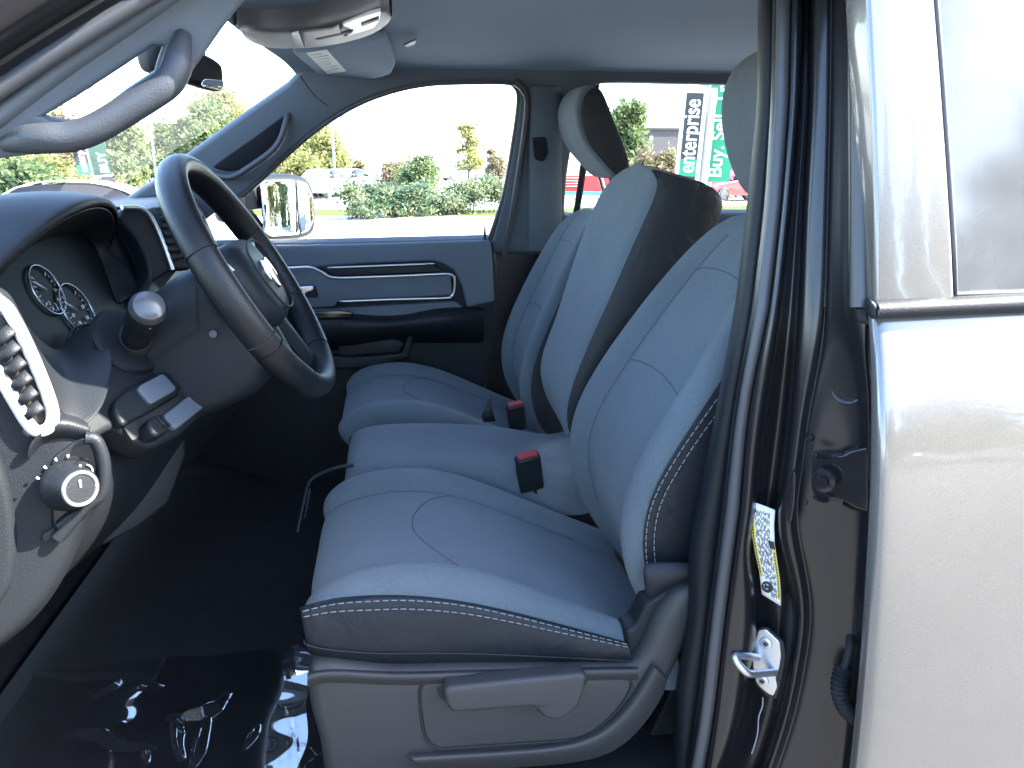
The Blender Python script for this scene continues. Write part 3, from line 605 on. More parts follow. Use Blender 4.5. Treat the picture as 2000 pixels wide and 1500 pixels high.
tube('switch_frame', cr([PL(u, v, EO + EN * 0.012, EN) for u, v in ((166, 856), (186, 860), (200, 892), (203, 930), (194, 968), (164, 992), (112, 1052))], 6), 0.009, M['plastic_grey'], dash, n=10)
ep('cap_tab', [(106, 1028), (150, 994), (160, 996), (160, 1006), (118, 1036), (110, 1036)], M['plastic_grey'], 0.018, 0.014, 0.004, 0.006)
ep('cap_pocket', [(80, 1046), (108, 1030), (110, 1040), (96, 1058), (84, 1060)], M['black'], 0.008, 0.008, 0.002, 0.006)
# knee bolster and brace below
loft('knee_bolster', [[P(u, v, Y) for u, v, Y in l] for l in (
    [(110, 760, 1.16), (200, 800, 1.26), (300, 850, 1.36), (400, 780, 1.5), (470, 740, 1.7)], [(130, 860, 1.12), (215, 880, 1.22), (305, 885, 1.34), (405, 800, 1.5), (480, 765, 1.7)],
    [(195, 940, 1.12), (235, 940, 1.24), (300, 920, 1.38), (390, 850, 1.55), (470, 800, 1.72)], [(160, 1070, 1.12), (200, 1050, 1.25), (265, 1010, 1.4), (355, 920, 1.58), (440, 830, 1.74)],
    [(-40, 1290, 1.12), (80, 1170, 1.26), (200, 1060, 1.45), (330, 960, 1.65), (420, 850, 1.8)])], M['plastic'], dash, sub=2, solid=0.01)
px_plate('under_brace', [(350, 836), (360, 838), (364, 888), (346, 940), (328, 985), (270, 1030), (205, 1065), (175, 1066), (240, 1005), (300, 930)], M['plastic'], dash, P(300, 950, 1.42), Vector((0.5, -0.85, 0.1)).normalized(), 0.02, 0.006)
for u, v, w_, h_ in ((470, 900, .11, .07), (420, 930, .06, .13)):
    pc = P(u, v, 1.5 if w_ > .1 else 1.36); pc.x = -.66
    box('pedal', (-.012, -w_ / 2, -h_ / 2), (.012, w_ / 2, h_ / 2), M['black'], TRUCK, .006, Matrix.Translation(pc) @ Matrix.Rotation(math.radians(-35), 4, 'Y'))
    tube('pedal_arm', [pc, pc + Vector((-.12, 0, .3))], .012, M['black'], TRUCK, n=8)
tube('column_bracket', cr([P(u, v, 1.5) for u, v in ((432, 782), (452, 786), (462, 770), (458, 752), (450, 745))], 4), 0.007, M['chrome'], dash, n=8)

# ------------------------------------------------------------------ steering column cover and wheel
WC = Vector((-0.236, 1.41, -0.191)); WN = Vector((0.873, 0, 0.487)).normalized(); WU = Vector((-0.487, 0, 0.873)).normalized(); WY = Vector((0, 1, 0))
def wp(a, b, d=0.0): return WC + WY * a + WU * b + WN * d          # a to the far side, b up the wheel, d towards the driver
rows = []
for d, hw, top, bot in ((-0.045, .070, .055, -.12), (-0.05, .080, .065, -.15), (-0.09, .088, .07, -.168), (-0.16, .092, .06, -.16), (-0.24, .095, .05, -.14), (-0.30, .095, .04, -.13)):
    rows.append([wp(a, b, d) for a, b in [(q.x, q.y) for q in fillet([(-hw, bot, 0), (hw, bot, 0), (hw, top, 0), (-hw, top, 0)], 0.05, 4)]])
cover = loft('column_cover', rows, M['plastic_grey'], TRUCK, sub=1, cyc_u=True, cap=True)
lathe('cover_screw', [(0.0, 0.0), (0.006, 0.0), (0.006, 0.002), (0.0, 0.002)], P(416, 652, 1.31), (0.2, -1, 0), M['trim'], cover, 12)
tube('cover_seam', [wp(-0.0935, 0.045, -0.06), wp(-0.0955, -0.02, -0.10), wp(-0.098, -0.03, -0.24)], 0.0015, M['black'], cover, n=6)
wheel = group_part('steering_wheel', TRUCK); wheel['label'] = 'black leather steering wheel with silver emblem on the hub'
R0 = 0.212
def rim_mesh(a0, a1, r, n):
    rows = []
    for i in range(n):
        a = a0 + (a1 - a0) * i / (n - 1)
        rad = WY * math.cos(a) + WU * math.sin(a)
        rows.append([WC + rad * (R0 + math.cos(k) * r * 0.92) + WN * (math.sin(k) * r * 1.18) for k in [2 * math.pi * j / 16 for j in range(16)]])
    return grid_mesh('rim', rows, cyc_u=True, cap=True)
for a0, a1, m, r in ((20, 160, 'leather', .0215), (160, 205, 'leather', .0215), (205, 235, 'leather', .0215), (235, 305, 'plastic', .0208), (305, 340, 'leather', .0215), (340, 380, 'leather', .0215)):
    link('rim', rim_mesh(math.radians(a0 + .5), math.radians(a1 - .5), r, 40), M[m], wheel, angle=60)
link('rim_core', rim_mesh(0, 2 * math.pi - 0.001, 0.0190, 96), M['black'], wheel)
hubrows = []
for sc, d in ((1.0, -0.05), (1.05, -0.03), (1.04, -0.005), (0.97, 0.012), (0.8, 0.022), (0.5, 0.028), (0.1, 0.03)):
    hubrows.append([wp(a * sc, (b + .01) * sc - .01, d) for a, b in [(q.x, q.y) for q in fillet([(-.075, -.085, 0), (.075, -.085, 0), (.105, .0, 0), (.085, .07, 0), (-.085, .07, 0), (-.105, .0, 0)], 0.05, 4)]])
link('hub', grid_mesh('hub', hubrows, cyc_u=True, cap=True), M['plastic_grey'], wheel, sub=1)
for s in (-1, 1):
    loft('spoke', [[wp(s * a, b, d) for b, d in ((-.045, -.02), (-.05, -.004), (-.01, .004), (.03, -.004), (.025, -.02))] for a, d in ((.08, 0), (.14, 0), (.205, 0))], M['gloss'], wheel, sub=1)
    loft('spoke', [[wp(s * (a + o), b, d) for o, d in ((-.02, -.02), (-.018, -.004), (0, .0), (.018, -.004), (.02, -.02))] for a, b in ((.035, -.06), (.06, -.13), (.085, -.2))], M['plastic'], wheel, sub=1)
    loft('spoke_accent', [[wp(s * (a + o), b, d) for o, d in ((-.010, .003), (-.008, .008), (.008, .008), (.010, .003))] for a, b in ((.115, .03), (.145, .055), (.175, .065), (.195, .06))], M['silver'], wheel, sub=1)
# hub emblem: a horned ram head in silver
em = [(0, -.034), (.010, -.026), (.013, -.010), (.018, .002), (.030, -.004), (.032, -.016), (.038, -.008), (.036, .010), (.024, .022), (.010, .020), (0, .016)]
emo = [wp(a, b, .033) for a, b in em] + [wp(-a, b, .033) for a, b in em[-2:0:-1]]
plate('emblem', emo, M['chrome'], wheel, WN, 0.006, 0.0015)
link('hub_trim', tube_mesh(cr([wp(a, b, .0295) for a, b in ((-.06, .045), (0, .058), (.06, .045), (.075, .0), (.05, -.055), (0, -.07), (-.05, -.055), (-.075, 0))], 6, True), 0.0022, 6, closed=True), M['black'], wheel)
tube('rim_seam', [wp(math.cos(math.radians(200)) * (R0 + .0200 * math.cos(k)), math.sin(math.radians(200)) * (R0 + .0200 * math.cos(k)), .0258 * math.sin(k)) for k in [2 * math.pi * j / 20 for j in range(20)]], 0.0014, M['black'], wheel, n=5, closed=True)

# ------------------------------------------------------------------ seats
CREST = [(-.160, -.692), (-.138, -.668), (-.11, -.650), (-.06, -.637), (.02, -.632), (.10, -.648), (.18, -.680), (.26, -.720), (.37, -.774), (.47, -.822)]
NOSE = [(-.12, -.768), (-.152, -.748), (-.167, -.718)]
def cushion(seat, yc, hw, m, dip=.03, far_only=False, dx=0.0, label=None):
    prof = NOSE + CREST
    rows = []
    for y, off in ((-hw - .005, .085), (-hw - .003, .05), (-hw + .004, .024), (-hw + .02, .004), (-hw + .042, .0), (-hw + .07, .012), (-hw + .088, .032), (-hw + .10, dip + .001), (-hw + .14, dip - .004), (-.06, dip), (.06, dip), (hw - .14, dip - .004), (hw - .10, dip + .001), (hw - .088, .032), (hw - .07, .012), (hw - .042, .0), (hw - .02, .004), (hw - .004, .024), (hw + .003, .05), (hw + .005, .085)):
        r = []
        for i, (x, z) in enumerate(prof):
            k = min(1.0, max(0.0, (i - 2) / 3))
            bulge = .012 * math.cos(y / hw * 1.3)
            r.append((x + dx - bulge * (1 - k) + (off * .35 if i < 5 else 0), yc + y, z - off * (k if i >= 3 else .15)))
        rows.append(r)
    c = loft('cushion', rows, m, seat, sub=2)
    for sgn in (-1, 1):
        pts = on_surface(c, cr([(x + dx, yc + sgn * (hw - .094), z - .034) for x, z in CREST[1:9]], 6), .0002)
        tube('seam', pts, 0.0016, M['seam'], seat, n=5)
    zz = lambda x: next((z0 + (z1 - z0) * (x - x0) / (x1 - x0) for (x0, z0), (x1, z1) in zip(CREST, CREST[1:]) if x0 <= x <= x1), -.7)
    k = hw - .095
    pts = on_surface(c, cr([(xx + dx, yc + t * k, zz(xx) - .03) for t, xx in ((1, .10), (.7, .055), (.3, .025), (0, .018), (-.3, .025), (-.7, .055), (-1, .10))], 8), .0002)
    tube('seam', pts, 0.0014, M['seam'], seat, n=5)
    return c
def back_levels(prof):
    P2 = [Vector((p[0], 0, p[1])) for p in prof]; out = []
    for i, p in enumerate(P2):
        t = (P2[min(i + 1, len(P2) - 1)] - P2[max(i - 1, 0)]).normalized()
        out.append((p, Vector((-t.z, 0, t.x)) * -1 if t.z < 0 else Vector((t.z, 0, -t.x))))
    return out
def backrest(seat, yc, prof, hws, m, side_m, insert=.035, sides=(-1, 1), hsplit=None):
    lv = back_levels(prof); rows = []
    secs = [(-1, 0.0, .045), (-1, .004, .018), (-1, .018, .003), (-1, .035, .0), (-1, .062, .008), (-1, .080, .026), (-1, .092, insert), (-1, .125, insert - .006), (-1, .18, insert - .002), (1, .18, insert - .002), (1, .125, insert - .006), (1, .092, insert), (1, .080, .026), (1, .062, .008), (1, .035, .0), (1, .018, .003), (1, .004, .018), (1, 0.0, .045)]
    lvl = [(p, b, h) for (p, b), h in zip(lv, hws)]
    p, b, h = lvl[-1]; up = Vector((-b.z, 0, b.x)); up = up if up.z > 0 else -up
    lvl += [(p + up * .018 + b * .025, b, h - .012), (p + up * .02 + b * .06, b, h - .02), (p + up * .0 + b * .11, b, h - .02)]
    n = len(lv)
    for k, (p, b, h) in enumerate(lvl):
        f = min(1.0, max(0, (n - 1 - k) / 3)) * min(1, .3 + k / 2)
        rows.append([(p + b * (off if off > .04 and i in (0, len(secs) - 1) else off * f) + Vector((0, yc + s * (h - ins), 0))) for i, (s, ins, off) in enumerate(secs)])
    c = loft('backrest', rows, m, seat, sub=2)
    for s in sides:
        rr_ = []
        for k, (p, b, h) in enumerate(lvl):
            rr_.append([p + b * off + Vector((0, yc + s * (h + d), 0)) for off, d in ((.030, .001), (.05, .004), (.09, .004), (.14, .0), (.17, -.02), (.18, -.06))])
        loft('side_panel', rr_, side_m, seat, sub=2)
    # shell that closes the back of the seat
    loft('seat_back_shell', [[p + b * off + Vector((0, yc + d, 0)) for d, off in ((-h + .01, .15), (-h + .06, .185), (0, .19), (h - .06, .185), (h - .01, .15))] for p, b, h in lvl], side_m, seat, sub=1)
    for sgn in (-1, 1):
        pts = on_surface(c, cr([p + b * .03 + Vector((0, yc + sgn * (h - .090), 0)) for p, b, h in lvl[2:n - 1]], 6), .0002)
        tube('seam', pts, 0.0016, M['seam'], seat, n=5)
    for a_, b_ in ((n - 4, .5), (n - 2, .2)):
        (p, b, h), (p2, b2, h2) = lvl[a_ - 1], lvl[a_]
        q = p.lerp(p2, b_); pts = on_surface(c, [q + b * .03 + Vector((0, yc + (h - .09) * (t / 10 - 1), 0)) + (p2 - p) * .12 * (1 - (t / 10 - 1) ** 2) for t in range(21)], .0002)
        tube('seam', pts, 0.0013, M['seam'], seat, n=5)
    return c, lvl
def headrest(seat, yc, hw, prof, m, side_m, dark_from):
    """prof: closed outline in x, z"""
    cx = sum(p[0] for p in prof) / len(prof); cz = sum(p[1] for p in prof) / len(prof)
    pr = [Vector((x, 0, z)) for x, z in prof]; c = Vector((cx, 0, cz)); rows = []
    for y, s in ((-hw, .80), (-hw, .90), (-hw + .008, .965), (-hw + .025, .992), (-hw + .05, 1.0), (0, 1.012), (hw - .05, 1.0), (hw - .025, .992), (hw - .008, .965), (hw, .90), (hw, .80)):
        rows.append([c + (p - c) * s + Vector((0, yc + y, 0)) for p in pr])
    h = loft('headrest', rows, m, seat, sub=2, cyc_u=True, cap=True)
    rows = [[c + (p - c) * s + dark_from + Vector((0, yc - hw - d, 0)) for p in pr] for s, d in ((.94, -.012), (.93, .0), (.88, .004), (.6, .006), (.2, .006))]
    loft('headrest_side', rows, side_m, seat, sub=2, cyc_u=True, cap=True)
    for yy in (-.06, .06):
        tube('headrest_post', [c + Vector((.03, yc + yy, -.05)), c + Vector((.09, yc + yy, -.24))], 0.007, M['chrome'], seat, n=10)
    return h

# driver seat
seat = group_part('seat', TRUCK); seat['label'] = 'grey cloth driver seat in front of the doorway, recline lever on its base'
cushion(seat, 1.41, .255, M['cloth'])
pip = [(574, 1196), (590, 1188), (650, 1172), (720, 1165), (800, 1163), (900, 1173), (1000, 1195), (1100, 1222), (1226, 1256)]
bot = [(590, 1270), (604, 1278), (650, 1294), (740, 1304), (820, 1304), (900, 1302), (1000, 1301), (1100, 1300), (1238, 1300)]
def sk_row(t, Y, extra):
    r = []
    for (a, b), (c, d) in zip(pip, bot): r.append(P(a + (c - a) * t, b + (d - b) * t, Y + extra))
    p = r[0]; r[0] = p + Vector((.004, .008, 0))
    return [p + Vector((.06, .40, -.09)), p + Vector((.04, .20, -.08)), p + Vector((.02, .05, -.035))] + r
loft('cushion_skirt', [sk_row(-.04, 1.165, .0), sk_row(0.0, 1.150, 0), sk_row(.10, 1.142, 0), sk_row(.5, 1.136, 0), sk_row(.85, 1.142, 0), sk_row(1.0, 1.155, 0), sk_row(1.03, 1.2, 0)], M['hide'], seat, sub=2)
link('stitching', join([dashes(cr(sk_row(.07, 1.1405, 0)[4:], 6), .010, .004, .0009), dashes(cr(sk_row(.19, 1.1385, 0)[4:], 6), .010, .004, .0009)], 'stitching'), M['thread'], seat)
tube('skirt_seam', cr(sk_row(.80, 1.1405, 0)[3:], 4), 0.0012, M['black'], seat, n=5)
dpx = [(1168, 1032, 1.625), (1122, 960, 1.635), (1102, 880, 1.645), (1110, 800, 1.65), (1150, 720, 1.65), (1220, 620, 1.645), (1300, 520, 1.615), (1380, 440, 1.575), (1440, 412, 1.53)]
dprof = [(P(u, v, Y).x, P(u, v, Y).z) for u, v, Y in dpx]
dprof = [(dprof[0][0] + .05, dprof[0][1] - .06)] + dprof
dh = [.20] + [Y - 1.41 for u, v, Y in dpx]
bk, lvl = backrest(seat, 1.41, dprof, dh, M['cloth'], M['hide'], sides=(-1,))
ed = [p + b * .038 + Vector((0, 1.41 - h - .0055, 0)) for p, b, h in lvl[1:9]]
ed2 = [p + b * .052 + Vector((0, 1.41 - h - .0062, 0)) for p, b, h in lvl[1:9]]
link('stitching', join([dashes(cr(ed, 8), .010, .004, .0009), dashes(cr(ed2, 8), .010, .004, .0009)], 'stitching'), M['thread'], seat)
headrest(seat, 1.41, .13, [(P(u, v, 1.53).x, P(u, v, 1.53).z) for u, v in ((1490, 92), (1440, 114), (1411, 160), (1403, 220), (1412, 290), (1436, 360), (1466, 398))] + [(.80, -.09), (.82, 0.0), (.81, .1), (.79, .19), (.76, .22)], M['cloth'], M['cloth'], Vector((0.0, 0, 0)))
BN = Vector((0, -1, 0)); BO = Vector((0, 1.128, 0))
base = px_plate('base_cover', [(598, 1330), (606, 1304), (640, 1300), (760, 1315), (900, 1310), (1100, 1306), (1240, 1303), (1262, 1272), (1290, 1205), (1325, 1158), (1362, 1142), (1375, 1170), (1362, 1215), (1335, 1285), (1290, 1378), (1235, 1455), (1190, 1478), (1000, 1492), (960, 1580), (640, 1580), (622, 1450), (604, 1390)], M['seat_plastic'], seat, BO, BN, 0.09, 0.022, r=0.02)
def bp(name, pix, m, d, th=0.012, bv=0.003, r=0.01): return px_plate(name, pix, m, seat, BO + BN * d, BN, th, bv, r=r)
bp('base_inset', [(820, 1336), (1000, 1331), (1236, 1328), (1222, 1362), (1190, 1402), (1152, 1432), (1118, 1443), (960, 1453), (852, 1461), (832, 1440), (824, 1390)], M['seat_plastic'], 0.003, 0.012, 0.002, 0.02)
link('inset_gap', tube_mesh(fillet([PL(u, v, BO + BN * .001, BN) for u, v in ((818, 1334), (1000, 1329), (1239, 1326), (1225, 1363), (1192, 1404), (1153, 1434), (1119, 1446), (960, 1456), (850, 1464), (829, 1441), (821, 1390))], .02), 0.0022, 6, closed=True), M['black'], seat)
loft('base_ledge', [[PL(u, v + dv, BO + BN * d, BN) for u, v in ((600, 1322), (640, 1310), (760, 1322), (900, 1316), (1100, 1312), (1246, 1309))] for dv, d in ((-8, -.01), (-6, .008), (2, .014), (10, .012), (18, .002), (22, -.004))], M['seat_plastic'], seat, sub=2)
loft('base_ridge', [[PL(u + du, v + dv, BO + BN * d, BN) for u, v in ((800, 1476), (860, 1472), (1000, 1464), (1120, 1454), (1185, 1425), (1235, 1370), (1275, 1300))] for du, dv, d in ((-6, -6, -.004), (-3, -3, .004), (4, 4, .016), (12, 12, .018), (22, 22, .012), (34, 34, .0))], M['seat_plastic'], seat, sub=2)
lev = bp('recline_lever', [(866, 1352), (876, 1344), (1000, 1330), (1138, 1317), (1147, 1322), (1142, 1352), (1130, 1382), (1108, 1402), (1086, 1411), (1062, 1404), (1044, 1382), (960, 1388), (884, 1394), (872, 1380)], M['seat_plastic'], 0.042, 0.036, 0.008, 0.008)
bp('lever_seam', [(1040, 1380), (1076, 1377), (1076, 1379), (1042, 1383)], M['black'], 0.0425, 0.002, 0.0004, 0)
px_plate('lever_well', [(850, 1340), (1140, 1318), (1150, 1322), (1144, 1344), (868, 1372), (856, 1360)], M['black'], seat, BO + BN * 0.004, BN, 0.006, 0.002, r=0.01)
# hinge trim of the backrest
loft('hinge_cover', [[P(u, v, Y) for u, v, Y in l] for l in (
    [(1256, 1098, 1.15), (1290, 1094, 1.145), (1340, 1096, 1.14), (1375, 1098, 1.14)], [(1255, 1120, 1.14), (1290, 1120, 1.132), (1340, 1115, 1.13), (1375, 1112, 1.13)],
    [(1258, 1150, 1.14), (1290, 1145, 1.13), (1330, 1130, 1.128), (1370, 1122, 1.13)], [(1263, 1180, 1.15), (1290, 1160, 1.145), (1325, 1140, 1.14), (1368, 1130, 1.14)])], M['hide'], seat, sub=2, solid=-0.01)
px_plate('hinge_arm', [(1222, 1232), (1240, 1225), (1262, 1180), (1330, 1135), (1375, 1125), (1362, 1160), (1320, 1170), (1290, 1210), (1255, 1280), (1238, 1296), (1222, 1290)], M['plastic'], seat, (0, 1.155, 0), BN, 0.05, 0.008, r=0.01)

px_plate('dark_cover_panel', [(1180, 1620), (1240, 1500), (1330, 1310), (1344, 1110), (1440, 1080), (1420, 1640)], M['plastic'], TRUCK, (0, 1.24, 0), BN, 0.03, 0.006)  # added dark panel, covers the sunlit floor beside the seat base
box('sun_blocker', (.60, 1.04, -1.06), (.66, 1.5, -.5), M['black'], TRUCK, .01)  # unseen box added behind the jamb to keep sun off the floor
# centre seat
mid = group_part('seat', TRUCK); mid['label'] = 'narrow grey cloth centre seat between the two front seats'
rows = []
for y, off in ((1.675, .10), (1.68, .03), (1.70, .006), (1.74, .0), (1.85, -.002), (1.96, .0), (2.0, .006), (2.015, .03), (2.02, .10)):
    rows.append([(x, y, z - off) for x, z in ((-.11, -.80), (-.128, -.74), (-.130, -.69), (-.115, -.660), (-.07, -.648), (.0, -.645), (.12, -.650), (.25, -.665), (.34, -.685), (.42, -.705), (.50, -.66))])
loft('cushion', rows, M['cloth'], mid, sub=2)
mn = [P(u, v, 1.70) for u, v in ((1104, 850), (1098, 829), (1103, 775), (1120, 725), (1149, 655), (1180, 588), (1218, 500), (1258, 412), (1276, 370), (1281, 346), (1272, 326), (1258, 322))]
mf = [P(u, v, 2.0) for u, v in ((1110, 850), (1098, 829), (1068, 788), (1048, 735), (1050, 695), (1078, 620), (1106, 530), (1140, 430), (1172, 362), (1196, 336), (1215, 326), (1238, 320))]
mn, mf = resample(mn, 16), resample(mf, 16)
BK = Vector((0.13, 0, -0.045))
rows = []
for i, t in enumerate((0, .04, .12, .3, .5, .7, .88, .96, 1)):
    o = (.018, .004, .0, -.003, -.004, -.003, .0, .004, .018)[i]
    rows.append([a.lerp(b, t) + Vector((o, 0, -.3 * o)) for a, b in zip(mn, mf)])
loft('backrest', rows, M['cloth'], mid, sub=2)
rows = []
for d, dy in ((.010, .003), (.03, -.006), (.08, -.008), (.14, -.006), (.165, .004), (.172, .03)):
    r = [p + Vector((d, dy, -.28 * d)) for p in mn]
    r[-1] = r[-1] + Vector((0, .002, -.003)); r[-2] = r[-2] + Vector((0, 0, 0))
    rows.append(r)
loft('side_panel', rows, M['hide'], mid, sub=2)
rows = [[(mn[-1] + Vector((d, dy, dz))).lerp(mf[-1] + Vector((d, 0, dz)), t) for t in (0, .1, .3, .6, .9, 1)] for d, dy, dz in ((-.006, -.002, -.002), (.01, -.002, -.001), (.03, -.006, -.0072), (.08, -.008, -.0212), (.14, -.006, -.038), (.165, .006, -.055), (.172, .01, -.2), (.02, 0, -.55))]
loft('seat_back_shell', rows, M['hide'], mid, sub=2)
box('storage_base', (-.10, 1.69, -1.05), (.5, 2.01, -.77), M['plastic'], mid, bevel=0.02)
# tray frame that sticks out in front of the centre seat
tube('tray_frame', cr([P(u, v, Y) for u, v, Y in ((690, 908, 1.72), (655, 915, 1.72), (622, 928, 1.72), (604, 942, 1.71), (597, 965, 1.69), (588, 1005, 1.66), (581, 1040, 1.64))], 5), 0.0045, M['plastic'], mid, n=8)
tube('tray_frame', [P(605, 955, 1.70), P(600, 985, 1.68), P(595, 1012, 1.66)], 0.003, M['plastic'], mid, n=8)

# passenger seat
ps = group_part('seat', TRUCK); ps['label'] = 'grey cloth front passenger seat by the far door'
cushion(ps, 2.375, .255, M['cloth'])
ppx = [(1012, 785, 2.58), (986, 750, 2.60), (972, 695, 2.60), (982, 630, 2.60), (1030, 530, 2.59), (1066, 468, 2.57), (1095, 425, 2.54), (1140, 402, 2.50)]
pprof = [(P(u, v, Y).x, P(u, v, Y).z) for u, v, Y in ppx]
pprof = [(pprof[0][0] + .05, pprof[0][1] - .05)] + pprof
backrest(ps, 2.375, pprof, [.2] + [Y - 2.375 for u, v, Y in ppx], M['cloth'], M['hide'], sides=(-1,))
hp = [(P(u, v, 2.25).x, P(u, v, 2.25).z) for u, v in ((1150, 160), (1132, 174), (1122, 200), (1121, 225), (1130, 266), (1148, 296), (1172, 322), (1192, 345), (1206, 352), (1225, 340), (1226, 318), (1212, 280), (1195, 240), (1178, 195), (1166, 166))]
headrest(ps, 2.375, .125, hp, M['cloth'], M['hide'], Vector((0.012, 0, 0.0)))

# seat belt buckles
def buckle(u, v, Y, s, label):
    g = group_part('seat_belt_buckle', TRUCK); g['label'] = label
    c = P(u, v, Y); ex = Vector((0.93, 0.1, 0.16)).normalized(); ez = Vector((-0.28, -0.25, 0.93)).normalized()
    m = frame(c, ex, ez.cross(ex))
    box('buckle_housing', (-.026 * s, -.014 * s, -.085 * s), (.026 * s, .014 * s, .0), M['plastic'], g, 0.005, m)
    box('release_button', (-.021 * s, -.010 * s, -.002), (.021 * s, .010 * s, .006 * s), M['red'], g, 0.002, m)
    tube('buckle_stalk', [m @ Vector((0, 0, -.08 * s)), m @ Vector((.01, 0, -.13 * s)), m @ Vector((.04, 0, -.2 * s))], 0.014 * s, M['black'], g, n=8, flat=.4)
buckle(1030, 890, 1.665, 1.08, 'black buckle with red button beside the driver seat')
buckle(1006, 790, 2.06, .95, 'black buckle with red button beside the passenger seat')
px_strap = link('belt_strap', grid_mesh('strap', [[P(u, v, 2.10) for u, v in l] for l in ([(958, 776), (962, 800), (968, 822)], [(940, 812), (942, 818), (944, 824)])]), M['black'], ps, solid=0.004)

# ------------------------------------------------------------------ near middle pillar: door jamb with seal, striker, label, hinge, wiring boot
VR = [-30, 100, 200, 300, 400, 500, 600, 680, 760, 840, 920, 1000, 1060, 1120, 1200, 1280, 1350, 1420, 1530]
def col(pairs):
    out = []
    for v in VR:
        for (v0, u0), (v1, u1) in zip(pairs, pairs[1:]):
            if v0 <= v <= v1:
                out.append(u0 + (u1 - u0) * (v - v0) / (v1 - v0)); break
        else: out.append(pairs[-1][1] if v > pairs[-1][0] else pairs[0][1])
    return out
C0 = col([(-30, 1489), (200, 1489), (400, 1468), (600, 1445), (800, 1408), (1000, 1368), (1100, 1345), (1140, 1360), (1200, 1354), (1350, 1326), (1530, 1320)])
C1 = col([(-30, 1515), (200, 1511), (400, 1498), (600, 1475), (800, 1437), (1000, 1414), (1200, 1388), (1400, 1364), (1530, 1340)])
C2 = col([(-30, 1547), (200, 1543), (400, 1528), (600, 1505), (800, 1462), (1000, 1447), (1200, 1418), (1400, 1396), (1530, 1374)])
C3 = col([(-30, 1563), (200, 1557), (400, 1540), (600, 1520), (800, 1490), (920, 1474), (1000, 1470), (1060, 1455), (1120, 1462), (1200, 1476), (1280, 1465), (1350, 1452), (1420, 1440), (1530, 1392)])
C4 = col([(-30, 1590), (200, 1587), (400, 1575), (600, 1566), (800, 1550), (920, 1535), (1000, 1522), (1060, 1526), (1120, 1545), (1180, 1566), (1280, 1552), (1400, 1530), (1530, 1485)])
C5 = col([(-30, 1619), (200, 1617), (400, 1612), (600, 1607), (700, 1590), (800, 1566), (920, 1553), (1000, 1540), (1060, 1548), (1120, 1562), (1180, 1576), (1280, 1562), (1400, 1540), (1530, 1494)])
C6 = [u + (5 if v < 640 else 14) for u, v in zip(C5, VR)]
C7 = col([(-30, 1659), (200, 1661), (400, 1662), (600, 1660), (660, 1672), (760, 1690), (1000, 1694), (1200, 1684), (1400, 1672), (1530, 1655)])
C8 = col([(-30, 1684), (200, 1692), (400, 1697), (600, 1696), (660, 1683), (760, 1697), (1000, 1699), (1200, 1690), (1400, 1677), (1530, 1660)])
cols = []
def lean(v): return max(0.0, (640 - v) / 650) * .10
def cadd(c, Y, du=0): cols.append([P(u + du, v, Y + lean(v)) for u, v in zip(c, VR)])
mixc = lambda a, b, t: [x + (y - x) * t for x, y in zip(a, b)]
cadd(C1, 1.075, -2); cadd(C1, 1.05); cadd(C2, 1.04, -1); cadd(C2, 1.05, 1); cadd(C2, 1.032, 4); cadd(mixc(C2, C3, .55), 1.024); cadd(C3, 1.030); cadd(C3, 1.06, 5)
cadd(mixc(C3, C4, .3), 1.075); cadd(mixc(C3, C4, .75), 1.070); cadd(C4, 1.045, -4); cadd(C4, 1.018); cadd(mixc(C4, C5, .5), 1.008); cadd(C5, 1.0)
cadd(C6, 1.012); cadd(C6, 1.0, 6); cadd(mixc(C6, C7, .45), .985); cadd(mixc(C6, C7, .9), .965); cadd(C7, .95); cadd(C8, .93); cadd(C8, .945, 2); cadd(C8, .99, 6)
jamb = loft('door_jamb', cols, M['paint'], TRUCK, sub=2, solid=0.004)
jamb['label'] = 'charcoal painted door jamb of the middle pillar with striker and label'
cols = []
cadd(C0, 1.14, -6); cadd(C0, 1.10); cadd(mixc(C0, C1, .3), 1.085); cadd(mixc(C0, C1, .8), 1.082); cadd(C1, 1.09)
loft('pillar_cover', cols, M['plastic'], jamb, sub=2, solid=0.004)
tube('door_seal', [P((a + b) / 2, v, 1.045 + lean(v)) for a, b, v in zip(C1, C2, VR)], [abs(b - a) / FPX * 1.045 * .46 for a, b in zip(C1, C2)], M['rubber'], jamb, n=14, flat=.7, up=(0, 1, 0))
# groove and applique strip on the upper half
vv = [v for v in VR if v <= 600]
tube('jamb_groove', [P(u + 4, v, 1.003 + lean(v)) for u, v in zip(C5, VR) if v < 640], 0.0022, M['black'], jamb, n=6)
loft('pillar_strip', [[P(u + du, v, Y + lean(v)) for u, v in list(zip(C7, VR))[:7]] for du, Y in ((-2, .955), (-1, .935), (2, .93), (34, .915), (36, .93))], M['rubber'], jamb, sub=1)
JN = Vector((-0.80, -0.60, 0.0)).normalized()
def jp(name, pix, m, Y, d=0.0, th=0.006, bv=0.0015, r=0.004, par=None, n=JN):
    u0 = sum(p[0] for p in pix) / len(pix); v0 = sum(p[1] for p in pix) / len(pix)
    return px_plate(name, pix, m, par or jamb, P(u0, v0, Y) + n * d, n, th, bv, r=r)
